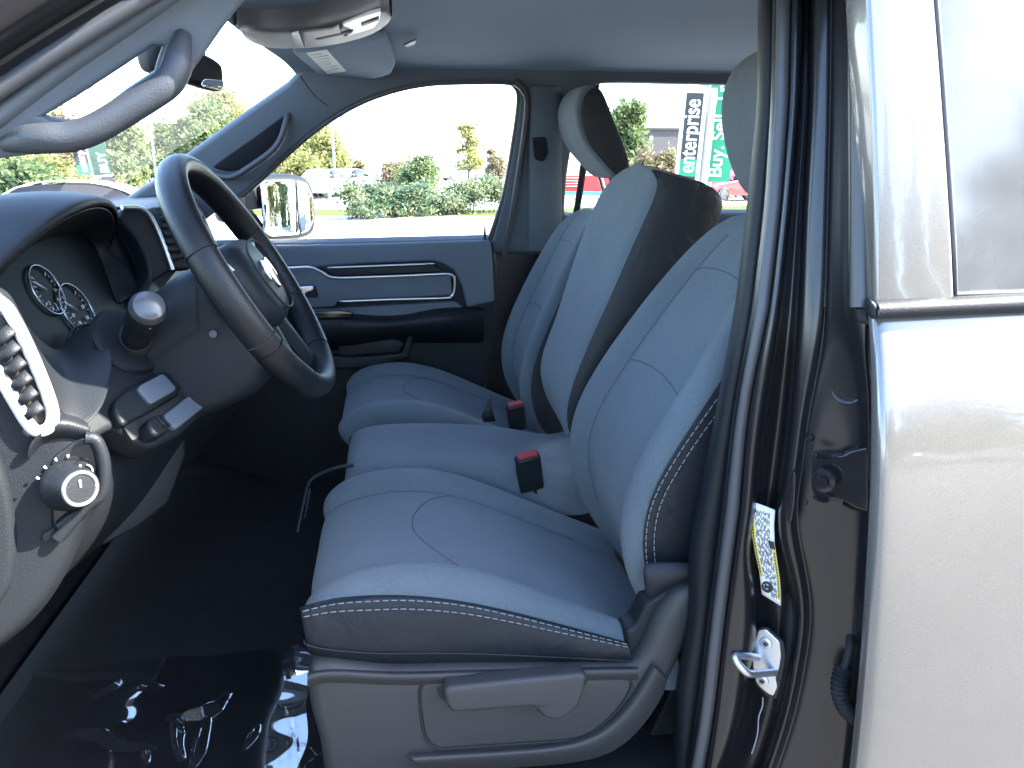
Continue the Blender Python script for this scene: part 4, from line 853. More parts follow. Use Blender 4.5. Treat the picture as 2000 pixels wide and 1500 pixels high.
# striker
SN = Vector((-0.62, -0.78, 0.05)).normalized(); SO = P(1496, 1290, 1.03)
stp_ = px_plate('striker_plate', [(1480, 1231), (1496, 1229), (1523, 1254), (1526, 1282), (1523, 1302), (1515, 1326), (1519, 1342), (1510, 1361), (1497, 1354), (1481, 1340), (1470, 1308), (1468, 1275)], M['zinc'], jamb, SO, SN, 0.010, 0.002, r=0.004)
px_plate('striker_backing', [(1484, 1226), (1500, 1228), (1530, 1254), (1534, 1284), (1526, 1330), (1516, 1366), (1497, 1360), (1478, 1340), (1466, 1308), (1464, 1275)], M['black'], jamb, SO - SN * 0.006, SN, 0.008, 0.001, r=0.004)
tube('striker_loop', cr([PL(1480, 1284, SO, SN), PL(1456, 1281, SO + SN * .03, SN), PL(1437, 1282, SO + SN * .046, SN), PL(1440, 1294, SO + SN * .050, SN), PL(1458, 1313, SO + SN * .046, SN), PL(1476, 1316, SO + SN * .03, SN), PL(1514, 1313, SO, SN)], 5), 0.0062, M['zinc'], jamb, n=12)
for u, v in ((1496, 1256), (1489, 1329)):
    c = PL(u, v, SO, SN)
    lathe('screw', [(0.0, 0.004), (0.0045, 0.004), (0.005, 0.003), (0.0095, 0.002), (0.0105, 0.0), (0.0105, -0.002)], c, SN, M['zinc'], jamb, 20)
    link('screw_recess', join([tube_mesh([c + SN * .0045 + (Vector((0, 0, 1)) * math.cos(a) + SN.cross(Vector((0, 0, 1))) * math.sin(a)) * .0042, c + SN * .0045 - (Vector((0, 0, 1)) * math.cos(a) + SN.cross(Vector((0, 0, 1))) * math.sin(a)) * .0042], 0.0011, 5) for a in (0, 1.05, 2.1)], 'recess'), M['ink'], jamb)
tube('paint_drip', cr([P(u, v, 1.045) for u, v in ((1490, 1362), (1489, 1380), (1482, 1400), (1480, 1430), (1474, 1455), (1468, 1472))], 4), 0.0011, mat('drip', (0.35, 0.34, 0.33), 0.5), jamb, n=5)
# certification label, folded over the jamb
cl = [(978, 1467, 1514, 996), (1010, 1467, 1512, 1025), (1045, 1469, 1513, 1060), (1080, 1475, 1518, 1096), (1115, 1483, 1523, 1130), (1140, 1486, 1525, 1158), (1160, 1488, 1525, 1183)]
def lab_pt(i, t, d=0.0):
    va, ua, ub, vb = cl[i]; Y = 1.046 - .016 * t
    return P(ua + (ub - ua) * t, va + (vb - va) * t, Y - d)
def lab_q(s, t, d):
    i = min(int(s * 6), 5); f = s * 6 - i
    return lab_pt(i, t, d).lerp(lab_pt(i + 1, t, d), f)
lbl = link('certification_label', grid_mesh('lbl', [[lab_q(i / 12, j / 6, .0) for j in range(7)] for i in range(13)]), M['white'], jamb, solid=0.0008)
def lab_patch(name, s0, s1, t0, t1, m, d=.0018):
    return link(name, grid_mesh(name, [[lab_q(s0 + (s1 - s0) * i / 8, t0 + (t1 - t0) * j / 2, d) for j in range(3)] for i in range(9)]), m, lbl, solid=0.0004)
lab_patch('yellow_band', .03, .72, .02, .14, M['yellow']); lab_patch('yellow_band', .40, .93, .84, .98, M['yellow']); lab_patch('black_band', .33, .40, .74, .98, M['ink'])
ms = []
rnd = random.Random(3)
for j, t in enumerate((.20, .25, .30, .36, .41, .46, .52, .57, .62, .68, .73, .78)):
    s = .05 + .03 * rnd.random()
    while s < (.70 if t < .5 else .93):
        L = .02 + .05 * rnd.random()
        ms.append(tube_mesh([lab_q(s, t, .0016), lab_q(min(s + L, .95), t, .0016)], 0.00045, 4)); s += L + .015 + .05 * rnd.random() * rnd.random()
for t0, t1, s0, s1 in ((.07, .07, .06, .68), (.91, .91, .43, .9)):
    s = s0
    while s < s1:
        ms.append(tube_mesh([lab_q(s, t0, .0026), lab_q(s + .018, t1, .0026)], 0.0009, 4)); s += .03
link('label_print', join(ms, 'print'), M['ink'], lbl)
c = lab_q(.84, .3, .002)
link('label_symbol', join([ring_mesh(c, JN, .0075, .0022, 24, 6)] + [tube_mesh([c + Vector((0, 0, .006 * k)) + Vector((-.004, .005, 0)), c + Vector((0, 0, -.004 * k)) + Vector((.004, -.005, 0))], .0012, 5) for k in (-1, 0, 1)], 'sym'), M['ink'], lbl)
# stamped details
for u, v, r1, Y in ((1654, 762, .017, .972),):
    c = P(u, v, Y)
    lathe('jamb_plug', [(0.0, -0.002), (r1 * .74, -0.002), (r1 * .76, 0.001), (r1 * .86, 0.001), (r1 * .92, -.001), (r1 * 1.15, .0012), (r1 * 1.4, -.004)], c, Vector((-.72, -.7, 0)), M['paint'], jamb, 32)
for u, v in ((1581, 853), (1570, 979)):
    lathe('jamb_dimple', [(0.0, -0.003), (.003, -.002), (.006, 0.0025), (.009, -.003)], P(u, v, 1.0), JN, M['paint'], jamb, 16)
jp('jamb_slot', [(1544, 928), (1551, 920), (1554, 930), (1552, 980), (1546, 1020), (1538, 1025), (1535, 1010), (1540, 960)], M['paint'], 1.0, 0.008, 0.008, 0.003, 0.004)
HN = Vector((-.72, -.69, 0)).normalized()
hin = jp('door_hinge', [(1585, 895), (1590, 884), (1622, 888), (1645, 890), (1662, 880), (1698, 872), (1698, 1002), (1665, 992), (1645, 978), (1620, 980), (1592, 972), (1584, 955)], M['gloss'], .972, 0.010, 0.014, 0.003, 0.006, n=HN)
hin['label'] = 'black bolted hinge leaf low on the jamb beside the rear door'
for u, v in ((1613, 934), (1669, 931)):
    c = P(u, v, .966) + HN * 0.010
    lathe('hinge_bolt', [(0.0, 0.010), (0.004, 0.010), (0.0045, 0.012), (.0085, .012), (.0092, .010), (.0095, .004), (.0165, .003), (.017, 0.0), (.017, -.004)], c, HN, M['gloss'], hin, 24)
for pts in ([(1598, 890), (1612, 892), (1622, 890)], [(1592, 970), (1604, 976), (1616, 976)], [(1650, 888), (1666, 880), (1690, 878)], [(1650, 982), (1668, 992), (1692, 998)]):
    tube('hinge_lug', cr([P(u, v, .962) for u, v in pts], 4), 0.0042, M['paint'], hin, n=8)
jp('boot_socket', [(1606, 1215), (1615, 1195), (1640, 1188), (1672, 1188), (1684, 1200), (1682, 1290), (1640, 1294), (1604, 1280)], M['rubber'], .985, 0.006, 0.02, 0.006, 0.008, n=HN)
bpth = cr([P(u, v, Y) for u, v, Y in ((1660, 1236, .975), (1660, 1262, .955), (1654, 1290, .950), (1646, 1312, .950), (1640, 1335, .950), (1642, 1360, .950), (1652, 1384, .950), (1672, 1402, .955), (1696, 1412, .96))], 9)
rad = [0.0065 if k < 24 else 0.0105 + 0.0038 * math.sin((k - 24) * 2.1) for k in range(len(bpth))]
tube('wiring_boot', bpth, rad, M['black'], jamb, n=14)
lathe('jamb_bolt', [(0.0, .012), (.006, .012), (.0065, .010), (.007, .004), (.013, .003), (.013, .0)], P(1617, 1490, .985), HN + Vector((0, 0, .2)), M['paint'], jamb, 18)

# ------------------------------------------------------------------ near rear door: skin, window frame, moulding, glass
def xat(u, v, Y): return P(u, v, Y).x
edge = [(1711, 618), (1717, 700), (1719, 800), (1718, 900), (1714, 1000), (1708, 1120), (1699, 1250), (1688, 1380), (1676, 1500), (1640, 1800)]
prof_y = {618: .914, 700: .888, 800: .866, 900: .851, 1000: .843, 1120: .839, 1250: .839, 1380: .846, 1500: .860, 1800: .90}
rows = []
for u, v in edge:
    Y = prof_y[v]; p = P(u, v, Y)
    rows.append([(p.x + .06, Y + .075, p.z), (p.x + .012, Y + .034, p.z), (p.x + .001, Y + .022, p.z), (p.x, Y + .010, p.z), (p.x + .004, Y + .002, p.z), (p.x + .016, Y, p.z)] + [(p.x + dx, Y - .004 * math.sin(dx * 2), p.z) for dx in (.08, .2, .4, .7, 1.0, 1.3, 1.5)])
rdoor = loft('rear_door', rows, M['sunlit_door_paint'], TRUCK, sub=2)
rdoor['label'] = 'closed charcoal rear door on the near side, sunlit outside'
WNn = Vector((0, -math.cos(math.radians(9)), math.sin(math.radians(9)))); WO = P(1760, 600, .912)
px_plate('window_frame', [(1690, -160), (1694, 0), (1704, 200), (1710, 400), (1709, 596), (1712, 606), (2700, 560), (2700, -160)], M['sunlit_door_paint'], rdoor, WO, WNn, 0.05, 0.006,
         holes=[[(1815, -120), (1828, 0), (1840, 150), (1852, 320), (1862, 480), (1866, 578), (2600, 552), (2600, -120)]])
px_plate('window_glass', [(1800, -130), (1855, 590), (2640, 560), (2640, -130)], M['dusty'], rdoor, WO - WNn * 0.012, WNn, 0.004, 0.001)
tube('window_seal', [PL(u, v, WO - WNn * .004, WNn) for u, v in [(1815, -120), (1828, 0), (1840, 150), (1852, 320), (1862, 480), (1866, 576), (2000, 571), (2600, 549)]], 0.004, M['rubber'], rdoor, n=8)
mp = [P(u, v, .904) for u, v in ((1712, 611), (1800, 607), (1900, 602), (2000, 597), (2300, 584), (2700, 566))]
loft('belt_moulding', [[p + Vector((0, dy, dz)) for p in mp] for dy, dz in ((.02, .016), (.002, .014), (-.006, .008), (-.007, .0), (-.004, -.007), (.01, -.010), (.02, -.010))], M['plastic_grey'], rdoor, sub=1)
jp('moulding_cap', [(1697, 594), (1701, 588), (1709, 590), (1716, 600), (1716, 618), (1711, 625), (1702, 622), (1697, 612)], M['plastic_grey'], .905, 0.004, 0.03, 0.005, 0.003, par=rdoor, n=Vector((-.35, -.93, 0)).normalized())
jp('edge_bracket', [(1667, 602), (1696, 598), (1698, 624), (1708, 628), (1706, 640), (1688, 634), (1672, 628)], M['plastic'], .935, 0.0, 0.02, 0.004, 0.004, par=rdoor, n=Vector((-.5, -.86, 0)).normalized())
# the rest of the near side, behind the door and below
box('rear_body_side', (1.95, .88, -1.3), (2.9, .93, -.22), M['paint'], TRUCK, bevel=0.02)
box('rocker_panel', (-.7, .90, -1.32), (2.2, 1.0, -1.12), M['paint'], TRUCK, bevel=0.03)
box('far_body_side', (-1.2, 2.76, -1.3), (2.9, 2.86, -.28), M['paint'], TRUCK, bevel=0.03)
loft('bonnet', [[(x, y, z + .02 * math.cos((y - 1.85) * 1.6)) for x, z in ((-1.05, -.20), (-1.4, -.24), (-1.9, -.29), (-2.3, -.36), (-2.38, -.5))] for y in (1.02, 1.2, 1.6, 1.85, 2.1, 2.5, 2.68)], M['paint'], TRUCK, sub=2)

# ================================================================== loose plastic film on the floor
def film():
    from mathutils import noise
    Zf = -1.057
    def gpx(l): return [PZ(u, v, Zf) for u, v in l]
    ridges = [(gpx([(70, 1326), (120, 1322), (160, 1326), (245, 1330), (285, 1340), (322, 1350)]), .020, .012), (gpx([(150, 1360), (195, 1368), (230, 1350), (246, 1332)]), .010, .010), (gpx([(255, 1358), (300, 1352)]), .010, .008),
              (gpx([(330, 1420), (360, 1418), (395, 1410), (425, 1392), (441, 1368)]), .024, .015), (gpx([(334, 1424), (350, 1450), (352, 1495)]), .016, .010), (gpx([(405, 1412), (400, 1440), (385, 1480), (372, 1510)]), .018, .011), (gpx([(275, 1478), (278, 1510)]), .012, .006),
              (gpx([(60, 1440), (200, 1440), (290, 1470)]), .008, .03), (gpx([(480, 1470), (500, 1430)]), .008, .01)]
    def seg(p, a, b):
        ab = (b - a).to_2d(); t = max(0, min(1, (p - a.to_2d()).dot(ab) / max(ab.length_squared, 1e-9))); return (p - a.to_2d() - ab * t).length, t
    rows = []; nu, nv = 230, 190
    for i in range(nv):
        r = []
        for j in range(nu):
            x = -.78 + .58 * j / (nu - 1); y = 1.10 + .52 * i / (nv - 1)
            y += .03 * noise.noise(Vector((x * 5, 7.7, i * .002))) * i / nv; x += .02 * noise.noise(Vector((3.3, y * 7, 1.1)))
            wv = .012 * noise.noise(Vector((x * 14, y * 14, .3))); p = Vector((x + wv, y + wv)); z = 0
            for path, h, w in ridges:
                n_ = len(path) - 1
                for k, (a, b) in enumerate(zip(path, path[1:])):
                    d, t = seg(p, a, b); f = math.sin(math.pi * (.08 + .84 * (k + t) / n_))
                    z = max(z, h * f * max(0, 1 - d / (w * (.6 + .5 * f))))
            q = Vector((x * 9, y * 9, 1.7))
            z += .0045 * (noise.noise(q) + 1) + .010 * (noise.noise(q * .55 + Vector((4, 4, 4))) + 1) 
            r.append((x, y, Zf + z))
        rows.append(r)
    me = grid_mesh('film', rows)
    # a fold that climbs against the seat base
    ms_ = [me]
    for path, w in (([(552, 1376), (562, 1398), (574, 1428), (583, 1462)], 9), ([(566, 1432), (556, 1462), (548, 1490), (545, 1520)], 5), ([(574, 1440), (566, 1475), (560, 1520)], 4), ([(568, 1436), (592, 1456), (626, 1476)], 5), ([(628, 1474), (604, 1486), (588, 1512)], 6), ([(575, 1450), (585, 1480), (580, 1520)], 7)):
        q = cr([P(u, v, 1.15) for u, v in path], 8); rows = []
        for k, p in enumerate(q):
            f = math.sin(math.pi * (.06 + .88 * k / (len(q) - 1))) * w / FPX * 1.3
            rows.append([p + Vector((a * f, .012 * a * a - .004 * math.cos(k * .9), .3 * a * f)) for a in (-1, -.6, -.2, .2, .6, 1)])
        ms_.append(grid_mesh('fold', rows))
    return join(ms_, 'plastic_film')
fm = bpy.data.materials.new('clear_film'); fm.use_nodes = True; nt = fm.node_tree; nt.nodes.clear()
o_ = nt.nodes.new('ShaderNodeOutputMaterial'); t_ = nt.nodes.new('ShaderNodeBsdfTransparent'); g_ = nt.nodes.new('ShaderNodeBsdfGlossy'); g_.inputs['Roughness'].default_value = 0.03
f_ = nt.nodes.new('ShaderNodeLayerWeight'); f_.inputs[0].default_value = 0.25; mu_ = nt.nodes.new('ShaderNodeMath'); mu_.operation = 'MULTIPLY_ADD'; mu_.inputs[1].default_value = .35; mu_.inputs[2].default_value = .04
x_ = nt.nodes.new('ShaderNodeMixShader')
nt.links.new(f_.outputs['Fresnel'], mu_.inputs[0]); nt.links.new(mu_.outputs[0], x_.inputs[0]); nt.links.new(t_.outputs[0], x_.inputs[1]); nt.links.new(g_.outputs[0], x_.inputs[2]); nt.links.new(x_.outputs[0], o_.inputs[0])
tag(link('plastic_film', film(), fm, None), 'crumpled clear plastic film lying on the dark floor below the steering wheel', 'plastic film')

# ================================================================== outside
asph = mat('asphalt', (0.085, 0.083, 0.08), 0.9, bump=0.6, scale=60, var=0.2, vscale=.5)
def sheet(name, pts, z, m, kind='structure'):
    me = bpy.data.meshes.new(name); me.from_pydata([(x, y, z) for x, y in pts], [], [tuple(range(len(pts)))]); o = link(name, me, m, None, smooth=False); o['kind'] = kind; return o
sheet('ground', [(-600, -600), (600, -600), (600, 600), (-600, 600)], GROUND, asph)
sheet('bounce_pavement', [(-60, 3.4), (80, 3.4), (80, 130), (-60, 130)], GROUND + .006, mat('pale_bounce_ground', (0.42, 0.41, 0.39), 0.9, bump=0.4, scale=40, var=0.15, vscale=.4))  # pale sheet added over the far lot to bounce light into the cab
lawn_m = leaf_mat('lawn_grass', (0.09, 0.13, 0.02), (0.16, 0.18, 0.03), 2.0)
def gp_(u, v): p = PZ(u, v, GROUND); return p
sheet('lawn', [(4.6, 24.0), (28, 25.0), (30, 34.0), (6.5, 32.0)], GROUND + .02, lawn_m)
sheet('lawn', [(-6.0, 29.0), (6.2, 27.2), (6.4, 31.0), (-6.5, 33.0)], GROUND + .02, lawn_m)
leafg = leaf_mat('leaf_green', (0.07, 0.12, 0.05), (0.18, 0.22, 0.09), .9)
leafy = leaf_mat('leaf_yellow', (0.17, 0.19, 0.06), (0.27, 0.26, 0.11), .9)
leafr = leaf_mat('leaf_russet', (0.19, 0.13, 0.10), (0.18, 0.18, 0.09), 1.2)
leafd = leaf_mat('leaf_dark', (0.02, 0.045, 0.018), (0.05, 0.075, 0.025), .9)
bark = mat('bark', (0.09, 0.07, 0.055), 0.9, bump=0.8, scale=30, var=.3)
def leaves_mesh(name, n, blobs, size, rnd, droop=0.0):
    vs, fs = [], []
    for _ in range(n):
        c, r = blobs[rnd.randrange(len(blobs))]
        d = Vector((rnd.gauss(0, 1), rnd.gauss(0, 1), rnd.gauss(0, 1))).normalized() * (abs(rnd.gauss(.62, .34)))
        p = Vector((c[0] + d.x * r[0], c[1] + d.y * r[1], c[2] + d.z * r[2]))
        a = Vector((rnd.gauss(0, 1), rnd.gauss(0, 1), rnd.gauss(0, .7))).normalized(); b = a.orthogonal().normalized(); b = Matrix.Rotation(rnd.random() * 6.28, 3, a) @ b
        s = size * (.6 + .8 * rnd.random()); k = len(vs)
        vs += [p - a * s, p + b * s * .45, p + a * s, p - b * s * .45]; fs.append((k, k + 1, k + 2, k + 3))
    me = bpy.data.meshes.new(name); me.from_pydata([tuple(v) for v in vs], [], fs); me.update(); return me
def tree(x, y, h, w, m, label, n=2600, seed=1, group='trees round the parking lot', size=.16, trunk=.35, conifer=False):
    rnd = random.Random(seed); t = tag(empty('tree', (x, y, GROUND)), label, 'tree', group)
    blobs = []
    if conifer:
        for k in range(12):
            f = k / 11; r = w / 2 * (1 - f) * (.85 + .3 * rnd.random()) + .1
            blobs.append(((rnd.gauss(0, .1), rnd.gauss(0, .1), h * (.12 + .88 * f)), (r, r, h * .06)))
    else:
        for k in range(26):
            a, f = rnd.random() * 6.28, rnd.random(); rr = w / 2 * .62 * (1 - abs(f - .4)) * rnd.random() ** .4
            s = w * (.15 + .11 * rnd.random()); blobs.append(((rr * math.cos(a) * 1.2, rr * math.sin(a) * 1.2, h * (trunk + (.93 - trunk) * f)), (s, s, s * .8)))
    o = link('crown', leaves_mesh('crown', n, blobs, size, rnd), m, None, smooth=False); o.parent = t
    tm = [tube_mesh([(0, 0, 0), (.05 * w * .2, 0, h * .3), (0, .02 * w, h * .6), (0, 0, h * .85)], [h * .022, h * .017, h * .011, h * .003], 8)]
    for c, r in blobs[:9]: tm.append(tube_mesh([(0, 0, c[2] * .6), (c[0] * .6, c[1] * .6, c[2] * .85), c], [h * .008, h * .006, h * .002], 5))
    o = link('trunk', join(tm, 'trunk'), bark, None); o.parent = t
    return t
def at(u, Yd): d = D(u, 330); k = Yd / math.hypot(d.x, d.y); return d.x * k, d.y * k
def topz(v, Yd, u=1000): d = D(u, v); return d.z * Yd / math.hypot(d.x, d.y) - GROUND
T = [(50, 30, 322, 120, leafg, 'dense green tree low at the left edge of the windscreen', 3000, .2), (95, 33, 310, 90, leafy, 'pale yellow tree between the windscreen edge and the dark sign', 2500, .18),
     (235, 34, 296, 60, leafg, 'small dense tree just right of the BUY sign', 1800, .18), (300, 58, 268, 70, leafy, 'hazy yellow tree above the steering wheel', 1500, .22), (345, 50, 240, 90, leafg, 'broad green tree by the lower end of the far pillar', 2400, .2),
     (415, 44, 190, 110, leafg, 'tall green tree at the far pillar, through the windscreen', 3000, .2), (640, 55, 262, 70, leafy, 'loose yellow tree by the lamp post', 1800, .22), (770, 52, 318, 70, leafr, 'thin reddish tree just above the left half of the hedge', 1000, .18), (1225, 42, 198, 85, leafg, 'green tree beside the dark building, seen through the rear window', 3600, .22), (600, 62, 238, 150, leafy, 'yellow green tree beyond the mirror, left of the hedge', 3000, .3),
     (560, 50, 285, 120, leafy, 'low yellowing tree behind the side mirror', 2200, .22), (440, 55, 175, 130, leafy, 'tall loose tree seen through the windscreen beside the pillar', 2600, .24), (380, 46, 232, 80, leafg, 'yellow green tree left of the far pillar', 1800, .2),
     (255, 40, 235, 80, leafg, 'green tree behind the sign, through the windscreen', 2000, .2), (135, 44, 215, 100, leafr, 'russet tree seen above the grab handle', 1600, .22), (30, 36, 305, 110, leafy, 'low autumn tree at the left edge of the windscreen', 2000, .18), (120, 38, 300, 100, leafr, 'reddish low tree left of the sign', 1800, .18),
     (815, 38, 305, 90, leafg, 'round green tree rising behind the hedge', 2000, .16), (965, 48, 288, 42, leafr, 'slim reddish tree at the right end of the hedge', 1500, .18), (700, 58, 312, 34, leafr, 'small pink leaved tree behind the parked cars', 900, .2), (915, 75, 232, 60, leafy, 'thin yellow tree far beyond the hedge', 900, .26)]
for i, (u, Yd, v, wpx, m, lab_, n, s) in enumerate(T):
    x, y = at(u, Yd); h = topz(v, Yd, u); tree(x, y, h, wpx / FPX * Yd * 1.15, m, lab_, n * 3, 20 + i, size=s * .62, trunk=.2)
def shrub(u, Yd, vt, wpx, m, label, n=1200, seed=3, size=.12, group='shrubs along the lot'):
    n *= 3; size *= .62
    x, y = at(u, Yd); h = topz(vt, Yd, u); w = wpx / FPX * Yd; rnd = random.Random(seed)
    blobs = [((rnd.uniform(-.36, .36) * w, rnd.uniform(-.2, .2) * w, h * rnd.uniform(.25, .8)), (w * .2, w * .2, h * .24)) for _ in range(9)]
    t = tag(empty('shrub', (x, y, GROUND)), label, 'shrub', group)
    o = link('foliage', leaves_mesh('foliage', n, blobs, size, rnd), m, None, smooth=False); o.parent = t
    rnd2 = random.Random(seed); o = link('stems', join([tube_mesh([(0, 0, 0), (b[0][0] * .6, b[0][1] * .6, b[0][2] * .6), b[0]], [.03, .02, .006], 5) for b in blobs], 'stems'), bark, None); o.parent = t
shrub(1285, 33, 290, 80, leafr, 'russet shrub in front of the dark building', 2600, 5, .13)
shrub(1215, 34, 310, 60, leafr, 'small russet shrub beside the dark building', 1200, 6, .12)
shrub(1420, 40, 366, 60, leafr, 'low russet shrub beside the red car', 900, 7, .1)
shrub(250, 27, 340, 50, leafy, 'small yellow shrub right of the sign, through the windscreen', 1200, 8, .09)
shrub(188, 29, 318, 44, leafy, 'yellow shrub at the foot of the leaning sign', 1100, 9, .09)
# the clipped hedge opposite
rnd = random.Random(5); hx0, hy0 = at(672, 26.5); hx1, hy1 = at(975, 30.0)
blobs = []
for k in range(64):
    f = k / 63; blobs.append(((hx0 + (hx1 - hx0) * f + rnd.uniform(-.1, .1), hy0 + (hy1 - hy0) * f + rnd.uniform(-.5, .5), rnd.uniform(.14, 1.0) + .12 * math.sin(f * 9)), (.42, .5, .34)))
hg = tag(empty('hedge', (0, 0, GROUND)), 'long dense green hedge across the lot, below the far window', 'hedge')
o = link('foliage', leaves_mesh('foliage', 16000, blobs, .07, rnd), leaf_mat('leaf_hedge', (0.06, 0.12, 0.07), (0.2, 0.22, 0.12), 1.4), None, smooth=False); o.parent = hg
o = link('stems', join([tube_mesh([(b[0][0], b[0][1], 0), (b[0][0] + .1, b[0][1], b[0][2])], [.015, .008], 5) for b in blobs], 'stems'), bark, None); o.parent = hg
# signs
green = mat('sign_green', (0.0, 0.20, 0.105), 0.35); sdark = mat('sign_dark', (0.014, 0.016, 0.019), 0.35); swhite = mat('sign_white', (0.72, 0.76, 0.76), 0.4); stext = mat('sign_letters', (0.85, 0.87, 0.87), 0.4); steel = mat('sign_post', (0.32, 0.33, 0.34), 0.45, metal=.6)
def sign(u, Yd, vt, vb, wpx, lean, panels, txt, label, posts=((0, .05),), group=None):
    x, y = at(u, Yd); zt, zb = topz(vt, Yd, u), topz(vb, Yd, u); w = wpx / FPX * Yd; h = zt - zb
    t = tag(empty('sign', (x, y, GROUND)), label, 'sign', group)
    d = D(u, 330); ang = math.atan2(d.x, d.y); face = Matrix.Rotation(-ang, 4, 'Z')
    L = Matrix.Rotation(lean, 4, 'Y')
    def put(me, name, m):
        me.transform(face @ Matrix.Translation((0, 0, zb)) @ L); o = link(name, me, m, None, smooth=False); o.parent = t; return o
    for name, m, x0, z0, x1, z1, d0 in panels:
        put(box_mesh((x0 * w, -d0 - .05, z0 * h), (x1 * w, -d0 + .06, z1 * h)), name, m)
    for s, size, xc, z0, ex in txt:
        put(text_mesh(s, size * w, Matrix.Translation((xc * w, -.13, z0 * h)) @ Matrix.Rotation(math.pi / 2, 4, 'X') @ Matrix.Rotation(math.pi / 2, 4, 'Z') @ Matrix.Diagonal((ex, 1, 1, 1)), .01), 'lettering', stext)
    for px_, r in posts:
        put(tube_mesh([(px_ * w, .02, -zb), (px_ * w, .02, h * .98)], r, 12), 'post', steel)
    return t
sign(1341, 20, 167, 378, 40, .045, [('backing', swhite, -.55, 0, .55, .98, .0), ('name_panel', sdark, -.38, .14, .38, .93, .03), ('green_panel', green, -.38, .165, .38, .325, .04)],
     [('enterprise', 1.0, -.04, .195, .77)], 'tall white framed sign with dark panel reading enterprise', posts=((.78, .09),))
sign(1396, 20.5, 160, 355, 44, .035, [('banner', green, -.5, 0, .62, 1.05, .0)], [('Buy. Sell. Trade.', .78, .02, .045, .95)], 'bright green banner sign reading Buy. Sell. Trade.', posts=((-.18, .045), (-.74, .11)))
sign(165, 24, 245, 340, 20, -.10, [('name_panel', sdark, -.5, .0, .5, 1.0, .0), ('green_panel', green, -.5, 0.0, .5, .2, .02)], [('enterprise', .8, 0, .04, .8)], 'small dark leaning sign with enterprise lettering, through the windscreen', posts=((.75, .05),))
sign(198, 23, 262, 342, 24, -.10, [('banner', mat('sign_deep_green', (0.003, 0.035, 0.022), .4), -.5, 0, .62, 1.0, .0), ('base', swhite, -.55, -.04, .7, 0.0, .0), ('foot', sdark, -.1, -.42, .6, -.04, .0)], [('BUY', .75, .25, .05, 1.0)], 'dark green leaning sign reading BUY, through the windscreen', posts=((-.5, .05),))
# red notice board behind the passenger headrest
rb = tag(empty('notice_board', (*at(1140, 30), GROUND)), 'red notice board with white lettering, low behind the passenger headrest', 'notice board')
for nm, lo_, hi_, m in (('board', (-1.1, -.03, .76), (1.3, .03, 1.32), mat('board_red', (0.42, 0.02, 0.025), .5)), ('blue_strip', (-1.1, -.035, .66), (1.3, .03, .75), mat('board_blue', (.05, .18, .42), .5))):
    o = box(nm, lo_, hi_, m, None, .005); o.parent = rb
ms = [tube_mesh([(-.9 + .1 * (k % 2), -.05, 1.24 - .1 * k), (-.9 + .9 + .2 * ((k * 3) % 3), -.05, 1.24 - .1 * k)], .010, 5) for k in range(4)]
o = link('faded_lettering', join(ms, 'l'), swhite, None); o.parent = rb
for xx in (-.9, 1.1):
    o = link('leg', tube_mesh([(xx, .05, 0), (xx, .05, .7)], .04, 8), steel, None); o.parent = rb
# dark building behind the trees
bd = tag(empty('building', (*at(1300, 46), GROUND)), 'low dark flat roofed building behind russet shrubs', 'building')
dk = mat('dark_cladding', (0.055, 0.052, 0.055), .7, var=.1)
for nm, lo_, hi_, m in (('wall', (-1.55, 0, 0), (5.5, 8, topz(254, 46, 1300)), dk), ('roof_edge', (-1.65, -.1, topz(254, 46, 1300)), (5.6, 8.1, topz(254, 46, 1300) + .12), M['ink']), ('wall_lamp', (-1.0, -.12, topz(274, 46, 1300)), (-.85, 0, topz(270, 46, 1300) + .1), swhite), ('base_course', (-1.57, -.03, 0), (5.5, .0, .5), swhite)):
    o = box(nm, lo_, hi_, m, None, .01); o.parent = bd
# pale lot buildings far across
for k, (u, Yd, vt, wpx, dpt, lab_) in enumerate(((330, 85, 274, 90, 14, 'pale building with sloping roof across the lot'), (880, 170, 303, 200, 20, 'long white building far across the lot'))):
    b_ = tag(empty('building', (*at(u, Yd), GROUND)), lab_, 'building'); h = topz(vt, Yd, u); w = wpx / FPX * Yd
    m = mat('pale_wall', (.62, .62, .6), .7, var=.06)
    o = box('wall', (-w / 2, 0, 0), (w / 2, dpt, h * .72), m, None, .02); o.parent = b_
    o = link('roof', grid_mesh('roof', [[(-w / 2 - .4, -.5, h * .7), (w / 2 + .4, -.5, h * .7)], [(-w / 2 - .4, dpt / 2, h), (w / 2 + .4, dpt / 2, h)], [(-w / 2 - .4, dpt + .5, h * .7), (w / 2 + .4, dpt + .5, h * .7)]]), mat('roof_tiles', (.4, .38, .36), .8, var=.1), None, smooth=False); o.parent = b_
    for q in range(4 if k == 0 else 0):
        o = box('window', (-w / 2 + w * (q + .25) / 6, -.06, h * .25), (-w / 2 + w * (q + .7) / 6, .02, h * .5), M['gloss'], None, .01); o.parent = b_
